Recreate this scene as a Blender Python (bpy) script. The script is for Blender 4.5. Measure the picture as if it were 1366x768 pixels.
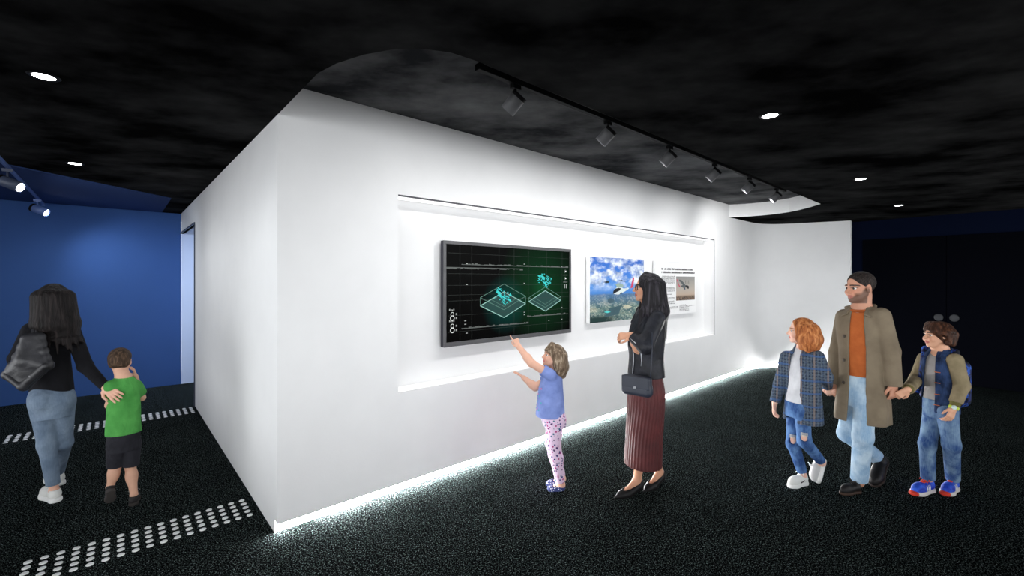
import bpy, bmesh, math, random
import numpy as np

# ------------------------------------------------------------------ scene, camera, light
for o in list(bpy.data.objects):
    bpy.data.objects.remove(o)
SC = bpy.context.scene
COL = SC.collection
FPX, HX, HY, CAMH = 590.0, 683.0, 374.0, 1.68        # focal length in pixels of the 1366 frame, principal column, horizon row, eye height

cam_data = bpy.data.cameras.new('camera')
cam_data.sensor_width = 36.0
cam_data.lens = FPX / 1366.0 * 36.0
cam_data.shift_y = -(384.0 - HY) / 1366.0
cam_data.clip_start = 0.05
cam = bpy.data.objects.new('camera', cam_data)
cam.location = (0, 0, CAMH)
cam.rotation_euler = (math.pi / 2, 0, 0)
COL.objects.link(cam)
SC.camera = cam

SC.view_settings.view_transform = 'Standard'
SC.view_settings.look = 'None'
SC.view_settings.gamma = 1.0
SC.view_settings.use_curve_mapping = False
SC.view_settings.exposure = 1.0

world = bpy.data.worlds.new('hall_fill_light')
SC.world = world
world.use_nodes = True
bg = world.node_tree.nodes['Background']
# fill light added for the unseen hall: bright band at eye level, dark elsewhere
_wt = world.node_tree
_tc = _wt.nodes.new('ShaderNodeTexCoord')
_sp = _wt.nodes.new('ShaderNodeSeparateXYZ')
_ab = _wt.nodes.new('ShaderNodeMath')
_ab.operation = 'ABSOLUTE'
_rp = _wt.nodes.new('ShaderNodeValToRGB')
_rp.color_ramp.elements[0].position, _rp.color_ramp.elements[0].color = 0.13, (0.95, 0.975, 1.0, 1)
_rp.color_ramp.elements[1].position, _rp.color_ramp.elements[1].color = 0.22, (0.02, 0.02, 0.022, 1)
_wt.links.new(_tc.outputs['Generated'], _sp.inputs[0])
_wt.links.new(_sp.outputs[2], _ab.inputs[0])
_wt.links.new(_ab.outputs[0], _rp.inputs[0])
_wt.links.new(_rp.outputs[0], bg.inputs[0])
bg.inputs[1].default_value = 2.65

P_TRACK = 20.0        # watts of one spotlight over the white wall
P_DOWN = 9.0         # watts of one downlight
P_BLUE = 24.0         # watts of one spotlight over the blue wall
E_PLINTH = 72.0        # glow of the strip under the white wall
E_NICHE = 0.2         # glow of the strips in the niche

# ------------------------------------------------------------------ room frame: t along the white wall, q into it, z up
C0 = np.array([-1.533, 2.89, 0.0])
DT = np.array([0.7455, 0.6665, 0.0])
DQ = np.array([-0.6665, 0.7455, 0.0])
DZ = np.array([0.0, 0.0, 1.0])
ZL, ZH = 2.7625, 2.98                                 # lower and upper ceiling


def W(t, q, z=0.0):
    return C0 + DT * t + DQ * q + DZ * z


def unit(v):
    v = np.asarray(v, float)
    return v / max(np.linalg.norm(v), 1e-9)


# ------------------------------------------------------------------ materials
def rgb(r, g, b):
    f = lambda c: c / 12.92 if c <= 0.04045 else ((c + 0.055) / 1.055) ** 2.4
    return (f(r / 255.0), f(g / 255.0), f(b / 255.0), 1.0)


class NT:
    def __init__(s, name, rough=0.6, spec=0.3, metal=0.0):
        s.m = bpy.data.materials.new(name)
        s.m.use_nodes = True
        s.t = s.m.node_tree
        s.p = s.t.nodes['Principled BSDF']
        s.p.inputs['Roughness'].default_value = rough
        s.p.inputs['Specular IOR Level'].default_value = spec
        s.p.inputs['Metallic'].default_value = metal
        s._o = None

    def n(s, kind, **kw):
        nd = s.t.nodes.new(kind)
        for k, v in kw.items():
            if k.startswith('i_'):
                key = k[2:]
                key = int(key) if key.isdigit() else key
                nd.inputs[key].default_value = v
            else:
                setattr(nd, k, v)
        return nd

    def l(s, a, b):
        s.t.links.new(a, b)

    def obj(s, scale=(1, 1, 1)):
        if s._o is None:
            s._o = s.n('ShaderNodeTexCoord')
        mp = s.n('ShaderNodeMapping')
        mp.inputs['Scale'].default_value = scale
        s.l(s._o.outputs['Object'], mp.inputs['Vector'])
        return mp.outputs[0]

    def noise(s, scale, detail=3.0, vec=None, rough=0.55):
        nd = s.n('ShaderNodeTexNoise')
        nd.inputs['Scale'].default_value = scale
        nd.inputs['Detail'].default_value = detail
        nd.inputs['Roughness'].default_value = rough
        s.l(vec if vec is not None else s.obj(), nd.inputs['Vector'])
        return nd

    def ramp(s, fac, stops, interp='LINEAR'):
        r = s.n('ShaderNodeValToRGB')
        r.color_ramp.interpolation = interp
        e = r.color_ramp.elements
        while len(e) < len(stops):
            e.new(0.5)
        for i, (p, c) in enumerate(stops):
            e[i].position = p
            e[i].color = c
        s.l(fac, r.inputs[0])
        return r.outputs[0]

    def mix(s, fac, a, b, blend='MIX'):
        nd = s.n('ShaderNodeMix', data_type='RGBA', blend_type=blend)
        for sock, v in ((nd.inputs[0], fac), (nd.inputs[6], a), (nd.inputs[7], b)):
            if hasattr(v, 'is_output'):
                s.l(v, sock)
            elif isinstance(v, (int, float)):
                sock.default_value = v
            else:
                sock.default_value = v
        return nd.outputs[2]

    def math(s, op, a, b=0.0):
        nd = s.n('ShaderNodeMath', operation=op)
        for i, v in enumerate((a, b)):
            if hasattr(v, 'is_output'):
                s.l(v, nd.inputs[i])
            else:
                nd.inputs[i].default_value = v
        return nd.outputs[0]

    def sep(s, vec):
        nd = s.n('ShaderNodeSeparateXYZ')
        s.l(vec, nd.inputs[0])
        return nd.outputs

    def color(s, c):
        if hasattr(c, 'is_output'):
            s.l(c, s.p.inputs['Base Color'])
        else:
            s.p.inputs['Base Color'].default_value = c
        return s

    def bump(s, height, strength=0.3, dist=0.01):
        b = s.n('ShaderNodeBump')
        b.inputs['Strength'].default_value = strength
        b.inputs['Distance'].default_value = dist
        s.l(height, b.inputs['Height'])
        s.l(b.outputs[0], s.p.inputs['Normal'])
        return s

    def emit(s, c, strength):
        if hasattr(c, 'is_output'):
            s.l(c, s.p.inputs['Emission Color'])
        else:
            s.p.inputs['Emission Color'].default_value = c
        s.p.inputs['Emission Strength'].default_value = strength
        return s


def plain(name, c, rough=0.6, spec=0.3, metal=0.0, vary=0.12, scale=9.0):
    t = NT(name, rough, spec, metal)
    dark = tuple(x * (1 - vary) for x in c[:3]) + (1,)
    lite = tuple(min(1, x * (1 + vary)) for x in c[:3]) + (1,)
    t.color(t.ramp(t.noise(scale).outputs[0], [(0.3, dark), (0.7, lite)]))
    return t.m


def cloth(name, c, c2=None, rough=0.85, weave=220.0, wrinkle=0.35, scale=7.0, vary=0.22, spec=0.15):
    t = NT(name, rough, spec)
    c2 = c2 or tuple(x * (1 - vary) for x in c[:3]) + (1,)
    big = t.noise(scale, 4.0).outputs[0]
    t.color(t.ramp(big, [(0.32, c2), (0.68, c)]))
    t.bump(t.noise(scale * 2.2, 2.0, t.obj((1, 1, 0.6))).outputs[0], wrinkle, 0.03)
    return t.m


def denim(name, lo, hi, scale=5.0):
    t = NT(name, 0.85, 0.1)
    big = t.noise(scale, 3.0, t.obj((1.3, 1.3, 0.8))).outputs[0]
    base = t.ramp(big, [(0.38, lo), (0.64, hi)])
    thread = t.noise(160, 2.0, t.obj((1, 1, 0.12))).outputs[0]
    t.color(t.mix(0.22, base, t.ramp(thread, [(0.35, lo), (0.65, hi)])))
    t.bump(t.noise(16, 2.0, t.obj((1, 1, 1.5))).outputs[0], 0.45, 0.03)
    return t.m


def glow(name, c, strength, body=0.8):
    t = NT(name, 0.5)
    t.color((c[0] * body, c[1] * body, c[2] * body, 1))
    return t.emit(c, strength).m


# ------------------------------------------------------------------ meshes
def link(name, verts, faces, mat, parent=None, smooth=False, base=None):
    """one mesh object; verts in world space; base (or the thing's own base) becomes its origin"""
    v = np.asarray(verts, float)
    org = np.array(base if base is not None else (0, 0, 0), float)
    root = parent
    while root is not None and root.parent is not None:
        root = root.parent
    if root is not None:
        org = np.array(root['_base'])
    me = bpy.data.meshes.new(name)
    me.from_pydata((v - org).tolist(), [], faces if isinstance(faces, list) else faces.tolist())
    me.update()
    if smooth:
        me.polygons.foreach_set('use_smooth', np.ones(len(me.polygons), bool))
    if mat is not None:
        me.materials.append(mat)
    o = bpy.data.objects.new(name, me)
    COL.objects.link(o)
    if parent is not None:
        o.parent = parent
    else:
        o.location = org
    return o


class MB:
    """collects shapes; build() links them as one mesh"""
    def __init__(s):
        s.v, s.f = [], []

    def add(s, verts, faces):
        k = len(s.v)
        s.v += [tuple(map(float, p)) for p in verts]
        s.f += [tuple(i + k for i in f) for f in faces]
        return s

    def box(s, c, ax, ay, az, hx, hy, hz, bevel=0.0):
        c, ax, ay, az = map(lambda a: np.asarray(a, float), (c, ax, ay, az))
        bm = bmesh.new()
        bmesh.ops.create_cube(bm, size=1.0)
        for v in bm.verts:
            v.co = (v.co.x * 2 * hx, v.co.y * 2 * hy, v.co.z * 2 * hz)
        if bevel > 0:
            bmesh.ops.bevel(bm, geom=list(bm.edges), offset=bevel, segments=3, affect='EDGES', profile=0.6)
        bm.verts.index_update()
        s.add([c + ax * v.co.x + ay * v.co.y + az * v.co.z for v in bm.verts], [[v.index for v in f.verts] for f in bm.faces])
        bm.free()
        return s

    def tq(s, t0, t1, q0, q1, z0, z1, bevel=0.0):
        return s.box(W((t0 + t1) / 2, (q0 + q1) / 2, (z0 + z1) / 2), DT, DQ, DZ, (t1 - t0) / 2, (q1 - q0) / 2, (z1 - z0) / 2, bevel)

    def quad(s, *p):
        return s.add(p, [tuple(range(len(p)))])

    def tube(s, pts, r, seg=10, cap=True, closed=False):
        pts = [np.asarray(p, float) for p in pts]
        n = len(pts)
        rr = r if hasattr(r, '__len__') else [r] * n
        up = None
        rings = []
        for i in range(n):
            if closed:
                d = unit(pts[(i + 1) % n] - pts[i - 1])
            else:
                d = unit(pts[min(i + 1, n - 1)] - pts[max(i - 1, 0)])
            if up is None:
                up = np.array([0, 0, 1.0]) if abs(d[2]) < 0.9 else np.array([1.0, 0, 0])
            a = unit(np.cross(d, up))
            up = unit(np.cross(a, d))
            rings.append([pts[i] + rr[i] * (math.cos(2 * math.pi * j / seg) * a + math.sin(2 * math.pi * j / seg) * up) for j in range(seg)])
        k = [p for ring in rings for p in ring]
        f = []
        for i in range(n if closed else n - 1):
            i2 = (i + 1) % n
            for j in range(seg):
                j2 = (j + 1) % seg
                f.append((i * seg + j, i * seg + j2, i2 * seg + j2, i2 * seg + j))
        if cap and not closed:
            f.append(tuple(range(seg))[::-1])
            f.append(tuple((n - 1) * seg + j for j in range(seg)))
        return s.add(k, f)

    def disc(s, c, nrm, r, seg=24):
        nrm = unit(nrm)
        a = unit(np.cross(nrm, (0, 0, 1) if abs(nrm[2]) < 0.9 else (1, 0, 0)))
        b = np.cross(nrm, a)
        return s.add([np.asarray(c) + r * (math.cos(2 * math.pi * j / seg) * a + math.sin(2 * math.pi * j / seg) * b) for j in range(seg)], [tuple(range(seg))])

    def lathe(s, c, axis, prof, seg=28):
        """prof: list of (radius, height along axis)"""
        axis = unit(axis)
        a = unit(np.cross(axis, (0, 0, 1) if abs(axis[2]) < 0.9 else (1, 0, 0)))
        b = np.cross(axis, a)
        c = np.asarray(c, float)
        vs = [c + axis * h + r * (math.cos(2 * math.pi * j / seg) * a + math.sin(2 * math.pi * j / seg) * b) for r, h in prof for j in range(seg)]
        f = []
        for i in range(len(prof) - 1):
            for j in range(seg):
                j2 = (j + 1) % seg
                f.append((i * seg + j, i * seg + j2, (i + 1) * seg + j2, (i + 1) * seg + j))
        return s.add(vs, f)

    def build(s, name, mat, parent=None, smooth=False, base=None):
        return link(name, s.v, s.f, mat, parent, smooth, base)


def tag(o, label, cat=None, group=None, kind=None):
    if label:
        o['label'] = label
    if cat:
        o['category'] = cat
    if group:
        o['group'] = group
    if kind:
        o['kind'] = kind
    return o


def thing(name, label, cat, base, group=None):
    o = bpy.data.objects.new(name, None)
    o.empty_display_size = 0.1
    o.location = tuple(float(x) for x in base)
    o['_base'] = [float(x) for x in base]
    COL.objects.link(o)
    return tag(o, label, cat, group)


def struct(name, mb, mat, parent=None, smooth=False):
    o = mb.build(name, mat, parent, smooth)
    if parent is None:
        o['kind'] = 'structure'
    return o


def copy_tree(o, parent=None):
    c = o.copy()
    COL.objects.link(c)
    c.parent = parent
    for ch in [x for x in o.children]:
        copy_tree(ch, c)
    return c


def spot(name, loc, aim, watts, size_deg, blend, color, parent=None, radius=0.03):
    ld = bpy.data.lights.new(name, 'SPOT')
    ld.energy = watts
    ld.spot_size = math.radians(size_deg)
    ld.spot_blend = blend
    ld.color = color
    ld.shadow_soft_size = radius
    lo = bpy.data.objects.new(name, ld)
    COL.objects.link(lo)
    d = unit(np.asarray(aim, float) - np.asarray(loc, float))
    from mathutils import Vector
    lo.rotation_euler = Vector(d).to_track_quat('-Z', 'Y').to_euler()
    b = np.array(parent['_base']) if parent is not None else np.zeros(3)
    lo.location = tuple(np.asarray(loc, float) - b)
    if parent is not None:
        lo.parent = parent
    return lo

# ------------------------------------------------------------------ the room
def wall_paint(name, c, scale=3.0, vary=0.03, rough=0.85, spec=0.15):
    t = NT(name, rough, spec)
    dark = tuple(x * (1 - vary) for x in c[:3]) + (1,)
    t.color(t.ramp(t.noise(scale, 6.0).outputs[0], [(0.35, dark), (0.65, c)]))
    t.bump(t.noise(60, 4.0).outputs[0], 0.06, 0.01)
    return t.m


M_WHITE = wall_paint('white_plaster', (0.80, 0.80, 0.80, 1))
M_BLUE = wall_paint('blue_paint', rgb(54, 84, 138))
M_BLUELIGHT = wall_paint('painted_blue_light', rgb(46, 64, 106))  # blue light falling on the ceiling, put into the paint colour
M_NAVY = wall_paint('navy_paint', rgb(11, 17, 34), spec=0.0)
M_NAVYDOOR = wall_paint('navy_door_paint', rgb(7, 8, 13), rough=0.7, spec=0.0)
M_PALE = wall_paint('pale_paint', rgb(196, 208, 232))
M_BLACK = plain('black_metal', rgb(10, 10, 12), 0.6, 0.12)
M_GREYM = plain('grey_metal', rgb(120, 121, 125), 0.35, 0.5, 0.2)


def ceiling_mat(name, a, b, rough=0.5):
    t = NT(name, 0.9, 0.0)
    n = t.noise(1.3, 5.0, t.obj((1.0, 1.5, 1.0)), 0.6).outputs[0]
    t.color(t.ramp(n, [(0.36, a), (0.74, b)]))
    t.bump(t.noise(5.0, 4.0).outputs[0], 0.12, 0.03)
    return t.m


M_CEIL = ceiling_mat('black_ceiling', (0.0035, 0.0035, 0.0037, 1), (0.046, 0.046, 0.0463, 1))
M_CEILHI = ceiling_mat('charcoal_ceiling', (0.028, 0.029, 0.032, 1), (0.19, 0.192, 0.196, 1), 0.7)

tf = NT('speckled_carpet', 0.95, 0.0)
sp1 = tf.noise(130, 3.0, rough=0.7).outputs[0]
sp2 = tf.noise(62, 3.0, rough=0.7).outputs[0]
big = tf.noise(2.2, 3.0).outputs[0]
c1 = tf.ramp(sp1, [(0.44, (0.0006, 0.0009, 0.001, 1)), (0.56, (0.015, 0.020, 0.020, 1)), (0.67, (0.50, 0.60, 0.59, 1))])
c2 = tf.ramp(sp2, [(0.35, (0.22, 0.24, 0.24, 1)), (0.62, (1, 1, 1, 1))])
tf.color(tf.mix(1.0, tf.mix(1.0, c1, c2, 'MULTIPLY'), tf.ramp(big, [(0.3, (0.7, 0.7, 0.7, 1)), (0.7, (1, 1, 1, 1))]), 'MULTIPLY'))
tf.bump(sp1, 0.5, 0.01)
M_FLOOR = tf.m

# floor
mb = MB()
mb.quad(W(-3.6, -9), W(11, -9), W(11, 7), W(-3.6, 7))
struct('floor', mb, M_FLOOR)

# the white feature wall: straight face with a niche, then a rounded inner corner towards the viewer
N_T0, N_T1, N_Z0, N_Z1, N_Q = 0.86, 6.4826, 0.80, 2.353, 0.18
GAP, ZTOP = 0.083, ZH + 0.04
curve = [(8.0, 0.0), (8.2, -0.005), (8.36, -0.035), (8.50, -0.09), (8.63, -0.18), (8.74, -0.31), (8.83, -0.49), (8.91, -0.70), (8.99, -0.93), (9.06, -1.13), (9.115, -1.295)]
_c = np.array([(7.6, 0.0)] + curve + [(9.14, -1.37)])
_k = np.linspace(0, 1, 5)[:-1][:, None]
curve = [tuple(x) for i in range(1, len(_c) - 2) for x in 0.5 * (2 * _c[i] + (_c[i + 1] - _c[i - 1]) * _k + (2 * _c[i - 1] - 5 * _c[i] + 4 * _c[i + 1] - _c[i + 2]) * _k ** 2 + (3 * _c[i] - _c[i - 1] - 3 * _c[i + 1] + _c[i + 2]) * _k ** 3)] + [tuple(_c[-2])]
mb = MB()
def face(t0, t1, z0, z1):
    mb.quad(W(t0, 0, z0), W(t1, 0, z0), W(t1, 0, z1), W(t0, 0, z1))
face(0, N_T0, GAP, N_Z0); face(N_T0, N_T1, GAP, N_Z0); face(N_T1, 8.0, GAP, N_Z0)
face(0, N_T0, N_Z0, N_Z1); face(N_T1, 8.0, N_Z0, N_Z1)
face(0, N_T0, N_Z1, ZTOP); face(N_T0, N_T1, N_Z1, ZTOP); face(N_T1, 8.0, N_Z1, ZTOP)
mb.quad(W(N_T0, N_Q, N_Z0), W(N_T1, N_Q, N_Z0), W(N_T1, N_Q, N_Z1), W(N_T0, N_Q, N_Z1))
mb.quad(W(N_T0, 0, N_Z0), W(N_T1, 0, N_Z0), W(N_T1, N_Q, N_Z0), W(N_T0, N_Q, N_Z0))
mb.quad(W(N_T0, N_Q, N_Z1), W(N_T1, N_Q, N_Z1), W(N_T1, 0, N_Z1), W(N_T0, 0, N_Z1))
mb.quad(W(N_T1, 0, N_Z0), W(N_T1, 0, N_Z1), W(N_T1, N_Q, N_Z1), W(N_T1, N_Q, N_Z0))
mb.quad(W(N_T0, N_Q, N_Z0), W(N_T0, N_Q, N_Z1), W(N_T0, 0, N_Z1), W(N_T0, 0, N_Z0))
mb.quad(W(0, 0, GAP), W(8.0, 0, GAP), W(8.0, 0.30, GAP), W(0, 0.30, GAP))
mb.quad(W(0, 0, GAP), W(0, 0.075, GAP), W(0, 0.075, ZTOP), W(0, 0, ZTOP))
for (ta, qa), (tb, qb) in zip(curve, curve[1:]):
    mb.quad(W(ta, qa, GAP), W(tb, qb, GAP), W(tb, qb, ZTOP), W(ta, qa, ZTOP))
    mb.quad(W(ta, qa, GAP), W(tb, qb, GAP), W(tb + 0.20, qb + 0.12, GAP), W(ta, qa + 0.25, GAP))
t1, q1 = curve[-1]
mb.quad(W(t1, q1, 0), W(t1 + 0.14, q1 + 0.01, 0), W(t1 + 0.14, q1 + 0.01, ZTOP), W(t1, q1, ZTOP))
struct('wall_front', mb, M_WHITE)

# left face of the same block, with the doorway at its far end
D_Q, B_Q, D_Z = 4.07, 5.78, 2.44
mb = MB()
mb.quad(W(0, 0.075, 0), W(0, D_Q, 0), W(0, D_Q, ZTOP), W(0, 0.075, ZTOP))
mb.quad(W(0, D_Q, D_Z), W(0, B_Q, D_Z), W(0, B_Q, ZTOP), W(0, D_Q, ZTOP))
mb.quad(W(0, D_Q, D_Z), W(0, B_Q, D_Z), W(0.25, B_Q, D_Z), W(0.25, D_Q, D_Z))
mb.quad(W(0, D_Q, 0), W(0.25, D_Q, 0), W(0.25, D_Q, D_Z), W(0, D_Q, D_Z))
mb.quad(W(0, 0.075, 0), W(0.25, 0.075, 0), W(0.25, 0.075, ZTOP), W(0, 0.075, ZTOP))
struct('wall_left', mb, M_WHITE)

mb = MB()                                             # metal edge round the doorway
mb.tq(-0.012, 0.04, D_Q - 0.02, D_Q + 0.004, 0, D_Z + 0.02)
mb.tq(-0.012, 0.04, D_Q, B_Q - 0.004, D_Z, D_Z + 0.02)
struct('door_1', mb, plain('dark_edge', rgb(52, 58, 74), 0.4))

mb = MB()                                             # passage behind the doorway
mb.quad(W(0, B_Q, 0), W(2.4, B_Q, 0), W(2.4, B_Q, ZL), W(0, B_Q, ZL))
mb.quad(W(2.4, D_Q, 0), W(2.4, B_Q, 0), W(2.4, B_Q, ZL), W(2.4, D_Q, ZL))
mb.quad(W(0.25, D_Q - 0.01, 0), W(2.4, D_Q - 0.01, 0), W(2.4, D_Q - 0.01, ZL), W(0.25, D_Q - 0.01, ZL))
struct('wall_passage', mb, M_PALE)
mb = MB()
mb.quad(W(0.25, D_Q, D_Z + 0.1), W(2.4, D_Q, D_Z + 0.1), W(2.4, B_Q, D_Z + 0.1), W(0.25, B_Q, D_Z + 0.1))
struct('ceiling_passage', mb, M_PALE)

mb = MB()
mb.quad(W(-3.4, B_Q, 0), W(-0.001, B_Q, 0), W(-0.001, B_Q, ZL), W(-3.4, B_Q, ZL))
mb.quad(W(-3.4, B_Q, 0), W(-3.4, 3.0, 0), W(-3.4, 3.0, ZL), W(-3.4, B_Q, ZL))  # unseen return wall, added to keep light off the left end
struct('wall_back', mb, M_BLUE)

# dark navy wall on the right with a double door
R_T = 9.42
mb = MB()
mb.quad(W(R_T, 0.5, 0), W(R_T, -9, 0), W(R_T, -9, ZL + 0.05), W(R_T, 0.5, ZL + 0.05))
struct('wall_right', mb, M_NAVY)

# lower ceiling with the free-form opening in front of the white wall
outline = [(-0.0, 0.06), (0, -0.10), (0, -0.45), (0.0, -0.78), (0.035, -0.95), (0.10, -1.12), (0.188, -1.27), (0.29, -1.36), (0.40, -1.415), (0.56, -1.435),
           (2.5, -1.43), (4.5, -1.425), (6.65, -1.42), (6.86, -1.24), (7.03, -1.06), (7.16, -0.88), (7.22, -0.68), (7.235, -0.49), (7.20, -0.28), (7.12, -0.10), (7.0, 0.06)]
def poly_fill(loops, z):
    bm = bmesh.new()
    edges = []
    for lp in loops:
        vs = [bm.verts.new(W(t, q, z)) for t, q in lp]
        edges += [bm.edges.new((a, b)) for a, b in zip(vs, vs[1:] + vs[:1])]
    bmesh.ops.triangle_fill(bm, edges=edges, use_beauty=True)
    bm.verts.index_update()
    r = ([tuple(v.co) for v in bm.verts], [tuple(v.index for v in f.verts) for f in bm.faces])
    bm.free()
    return r
mb = MB()
mb.add(*poly_fill([[(-3.6, -9), (11, -9), (11, 7), (-3.6, 7)], outline], ZL))
struct('ceiling', mb, M_CEIL)
mb = MB()
mb.quad(W(-0.3, -1.8, ZH), W(7.6, -1.8, ZH), W(7.6, 0.3, ZH), W(-0.3, 0.3, ZH))
struct('ceiling_recess', mb, M_CEILHI)
mb = MB()
for (ta, qa), (tb, qb) in zip(outline, outline[1:]):
    mb.quad(W(ta, qa, ZL), W(tb, qb, ZL), W(tb, qb, ZH), W(ta, qa, ZH))
struct('trim_1', mb, M_WHITE)
mb = MB()                                             # blue light on the left ceiling, painted as a thin dropped panel
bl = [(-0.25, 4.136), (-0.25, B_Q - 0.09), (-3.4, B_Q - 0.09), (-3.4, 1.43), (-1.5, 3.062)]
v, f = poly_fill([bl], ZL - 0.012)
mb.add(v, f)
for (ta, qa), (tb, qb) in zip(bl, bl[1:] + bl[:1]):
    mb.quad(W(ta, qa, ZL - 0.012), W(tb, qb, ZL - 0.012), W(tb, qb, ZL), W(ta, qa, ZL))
struct('ceiling_blue_light', mb, M_BLUELIGHT)

# double door
dr = thing('double_door', 'near-black double door with two round grey pulls in the dark navy wall at right', 'door', W(R_T, -2.4, 0))
DOOR_SEAM = -2.515
for a, b in ((-1.42, DOOR_SEAM + 0.003), (DOOR_SEAM - 0.003, -3.45)):
    leaf = MB().tq(R_T - 0.045, R_T - 0.003, b, a, 0.004, 2.42, 0.003).build('door_leaf', M_NAVYDOOR, dr)
    qk = DOOR_SEAM + (0.092 if a > DOOR_SEAM + 0.1 else -0.092)
    MB().lathe(W(R_T - 0.045, qk, 1.07), -DT, [(0.0, 0.014), (0.045, 0.014), (0.056, 0.009), (0.058, 0.0)]).build('pull', plain('pull_grey', rgb(60, 61, 64), .6, .1), leaf, True)

# LED plinth under the white wall
mb = MB()
mb.quad(W(0.002, 0.075, 0.001), W(8.0, 0.075, 0.001), W(8.0, 0.075, GAP), W(0.002, 0.075, GAP))
off = [(t + 0.02 + 0.055 * min(1, max(0, (t - 8.2) / 0.5)), q + 0.075 - 0.05 * min(1, max(0, (t - 8.2) / 0.5))) for t, q in curve]
off[0] = (8.0, 0.075)
for (ta, qa), (tb, qb) in zip(off, off[1:]):
    mb.quad(W(ta, qa, 0.001), W(tb, qb, 0.001), W(tb, qb, GAP), W(ta, qa, GAP))
struct('led_plinth', mb, glow('white_led', (1, 1, 1, 1), E_PLINTH))

for nm, z, lab in (('led_strip', N_Z1 - 0.006, 'thin white light strip under the top edge of the wall niche'), ('led_strip', N_Z0 + 0.001, 'thin white light strip along the bottom ledge of the wall niche')):
    mb = MB().tq(N_T0 + 0.01, N_T1 - 0.01, 0.014, 0.170, z, z + 0.005)
    tag(mb.build(nm, glow('niche_led', (1, 1, 1, 1), E_NICHE * (2.2 if z > 2 else 0.9)), base=W(3.7, 0.06, z)), lab, 'light strip')
mb = MB()  # dark grey strips along the niche's top and right edges
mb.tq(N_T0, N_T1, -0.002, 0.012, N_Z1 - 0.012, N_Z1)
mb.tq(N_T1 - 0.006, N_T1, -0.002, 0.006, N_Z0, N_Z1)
struct('trim_2', mb, plain('dark_grey_trim', rgb(70, 70, 76), 0.5))

# ------------------------------------------------------------------ lamps
def downlight(t, q, label):
    b = W(t, q, ZL)
    r = thing('downlight', label, 'ceiling light', b, 'round downlights in the black ceiling')
    MB().lathe(b, -DZ, [(0.046, -0.0), (0.046, 0.004), (0.060, 0.005), (0.066, 0.0)]).build('trim_ring', M_BLACK, r, True)
    MB().disc(b - DZ * 0.003, -DZ, 0.046).build('diffuser', M_LAMP, r)
    spot('lamp', b - DZ * 0.03, b - DZ * 2, P_DOWN, 150, 0.6, (0.93, 0.97, 1.0), r, 0.04)


M_LAMP = glow('lamp_white', (1, 1, 1, 1), 12.0)
downlight(-1.07, 0.224, 'large bright downlight nearest the viewer above the left room')
downlight(-1.07, 2.577, 'small downlight in the black ceiling between two others on the left')
downlight(-1.07, 4.945, 'smallest downlight in the blue-lit part of the ceiling at left')
downlight(2.414, -2.14, 'largest downlight right of the ceiling opening')
downlight(5.131, -2.14, 'middle downlight of the three in the right ceiling')
downlight(7.63, -2.14, 'farthest downlight over the boy with the backpack')


def rail(t0, t1, q0, q1, z0, name, label):
    r = thing(name, label, 'light track', W((t0 + t1) / 2, (q0 + q1) / 2, z0))
    MB().tq(t0, t1, q0, q1, z0, z0 + 0.036, 0.004).build('rail', M_BLACK if t1 - t0 > 1 else M_RAILBLUE, r)
    long_t = t1 - t0 > q1 - q0
    e = 0.03
    for s in (0, 1):
        if long_t:
            a = t0 - 0.006 if s == 0 else t1 - e
            MB().tq(a, a + e + 0.006, q0 - 0.003, q1 + 0.003, z0 - 0.003, z0 + 0.037, 0.003).build('end_cap', M_BLACK, r)
        else:
            a = q0 - 0.006 if s == 0 else q1 - e
            MB().tq(t0 - 0.003, t1 + 0.003, a, a + e + 0.006, z0 - 0.003, z0 + 0.037, 0.003).build('end_cap', M_RAILBLUE, r)
    return r


M_RAILBLUE = plain('blue_grey_metal', rgb(86, 108, 160), 0.4, 0.4)
M_HEAD = plain('dark_grey_lamp_body', rgb(92, 92, 94), 0.45, 0.4)
M_HEADBLUE = plain('slate_lamp_body', rgb(60, 68, 88), 0.45, 0.4)
TRK_Q = -1.085
rail(0.815, 6.26, TRK_Q - 0.018, TRK_Q + 0.018, ZH - 0.05, 'light_track', 'long black light track inside the ceiling opening above the white wall')
rail(-1.545, -1.525, 1.5, 5.68, ZL - 0.05, 'light_track', 'thin blue-grey light track in front of the blue wall at left')
mb = MB()


def track_spot(t, q, ztop, head, aim, label, group, mat, watts, size, color, length=0.13, rad=0.05, drop=0.10, blend=1.0, lens_on=False):
    b = W(t, q, ztop)
    r = thing('track_spotlight', label, 'spotlight', b, group)
    MB().box(b - DZ * 0.014, DT, DQ, DZ, 0.035, 0.016, 0.014, 0.003).build('adapter', M_BLACK if mat is M_HEAD else mat, r)
    piv = b - DZ * drop
    MB().tube([b - DZ * 0.02, piv + DZ * 0.0], 0.008, 10).build('stem', M_BLACK if mat is M_HEAD else mat, r, True)
    d = unit(head)
    a0, a1 = piv - d * length * 0.35, piv + d * length * 0.65
    MB().lathe(a0, d, [(0.0, 0), (rad * 0.9, 0), (rad, 0.006), (rad, length), (rad * 0.86, length), (rad * 0.80, length - 0.015)]).build('lamp_head', mat, r, True)
    MB().lathe(a0, d, [(rad * 1.01, -0.001), (rad * 1.03, 0.0), (rad * 1.03, 0.022), (rad * 1.0, 0.023)]).build('rear_band', M_BLACK, r, True)
    MB().disc(a1 - d * 0.012, d, rad * 0.82).build('lens', M_LAMP, r)
    spot('lamp', a1 + d * 0.005, aim, watts, size, blend, color, r, 0.03)


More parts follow.
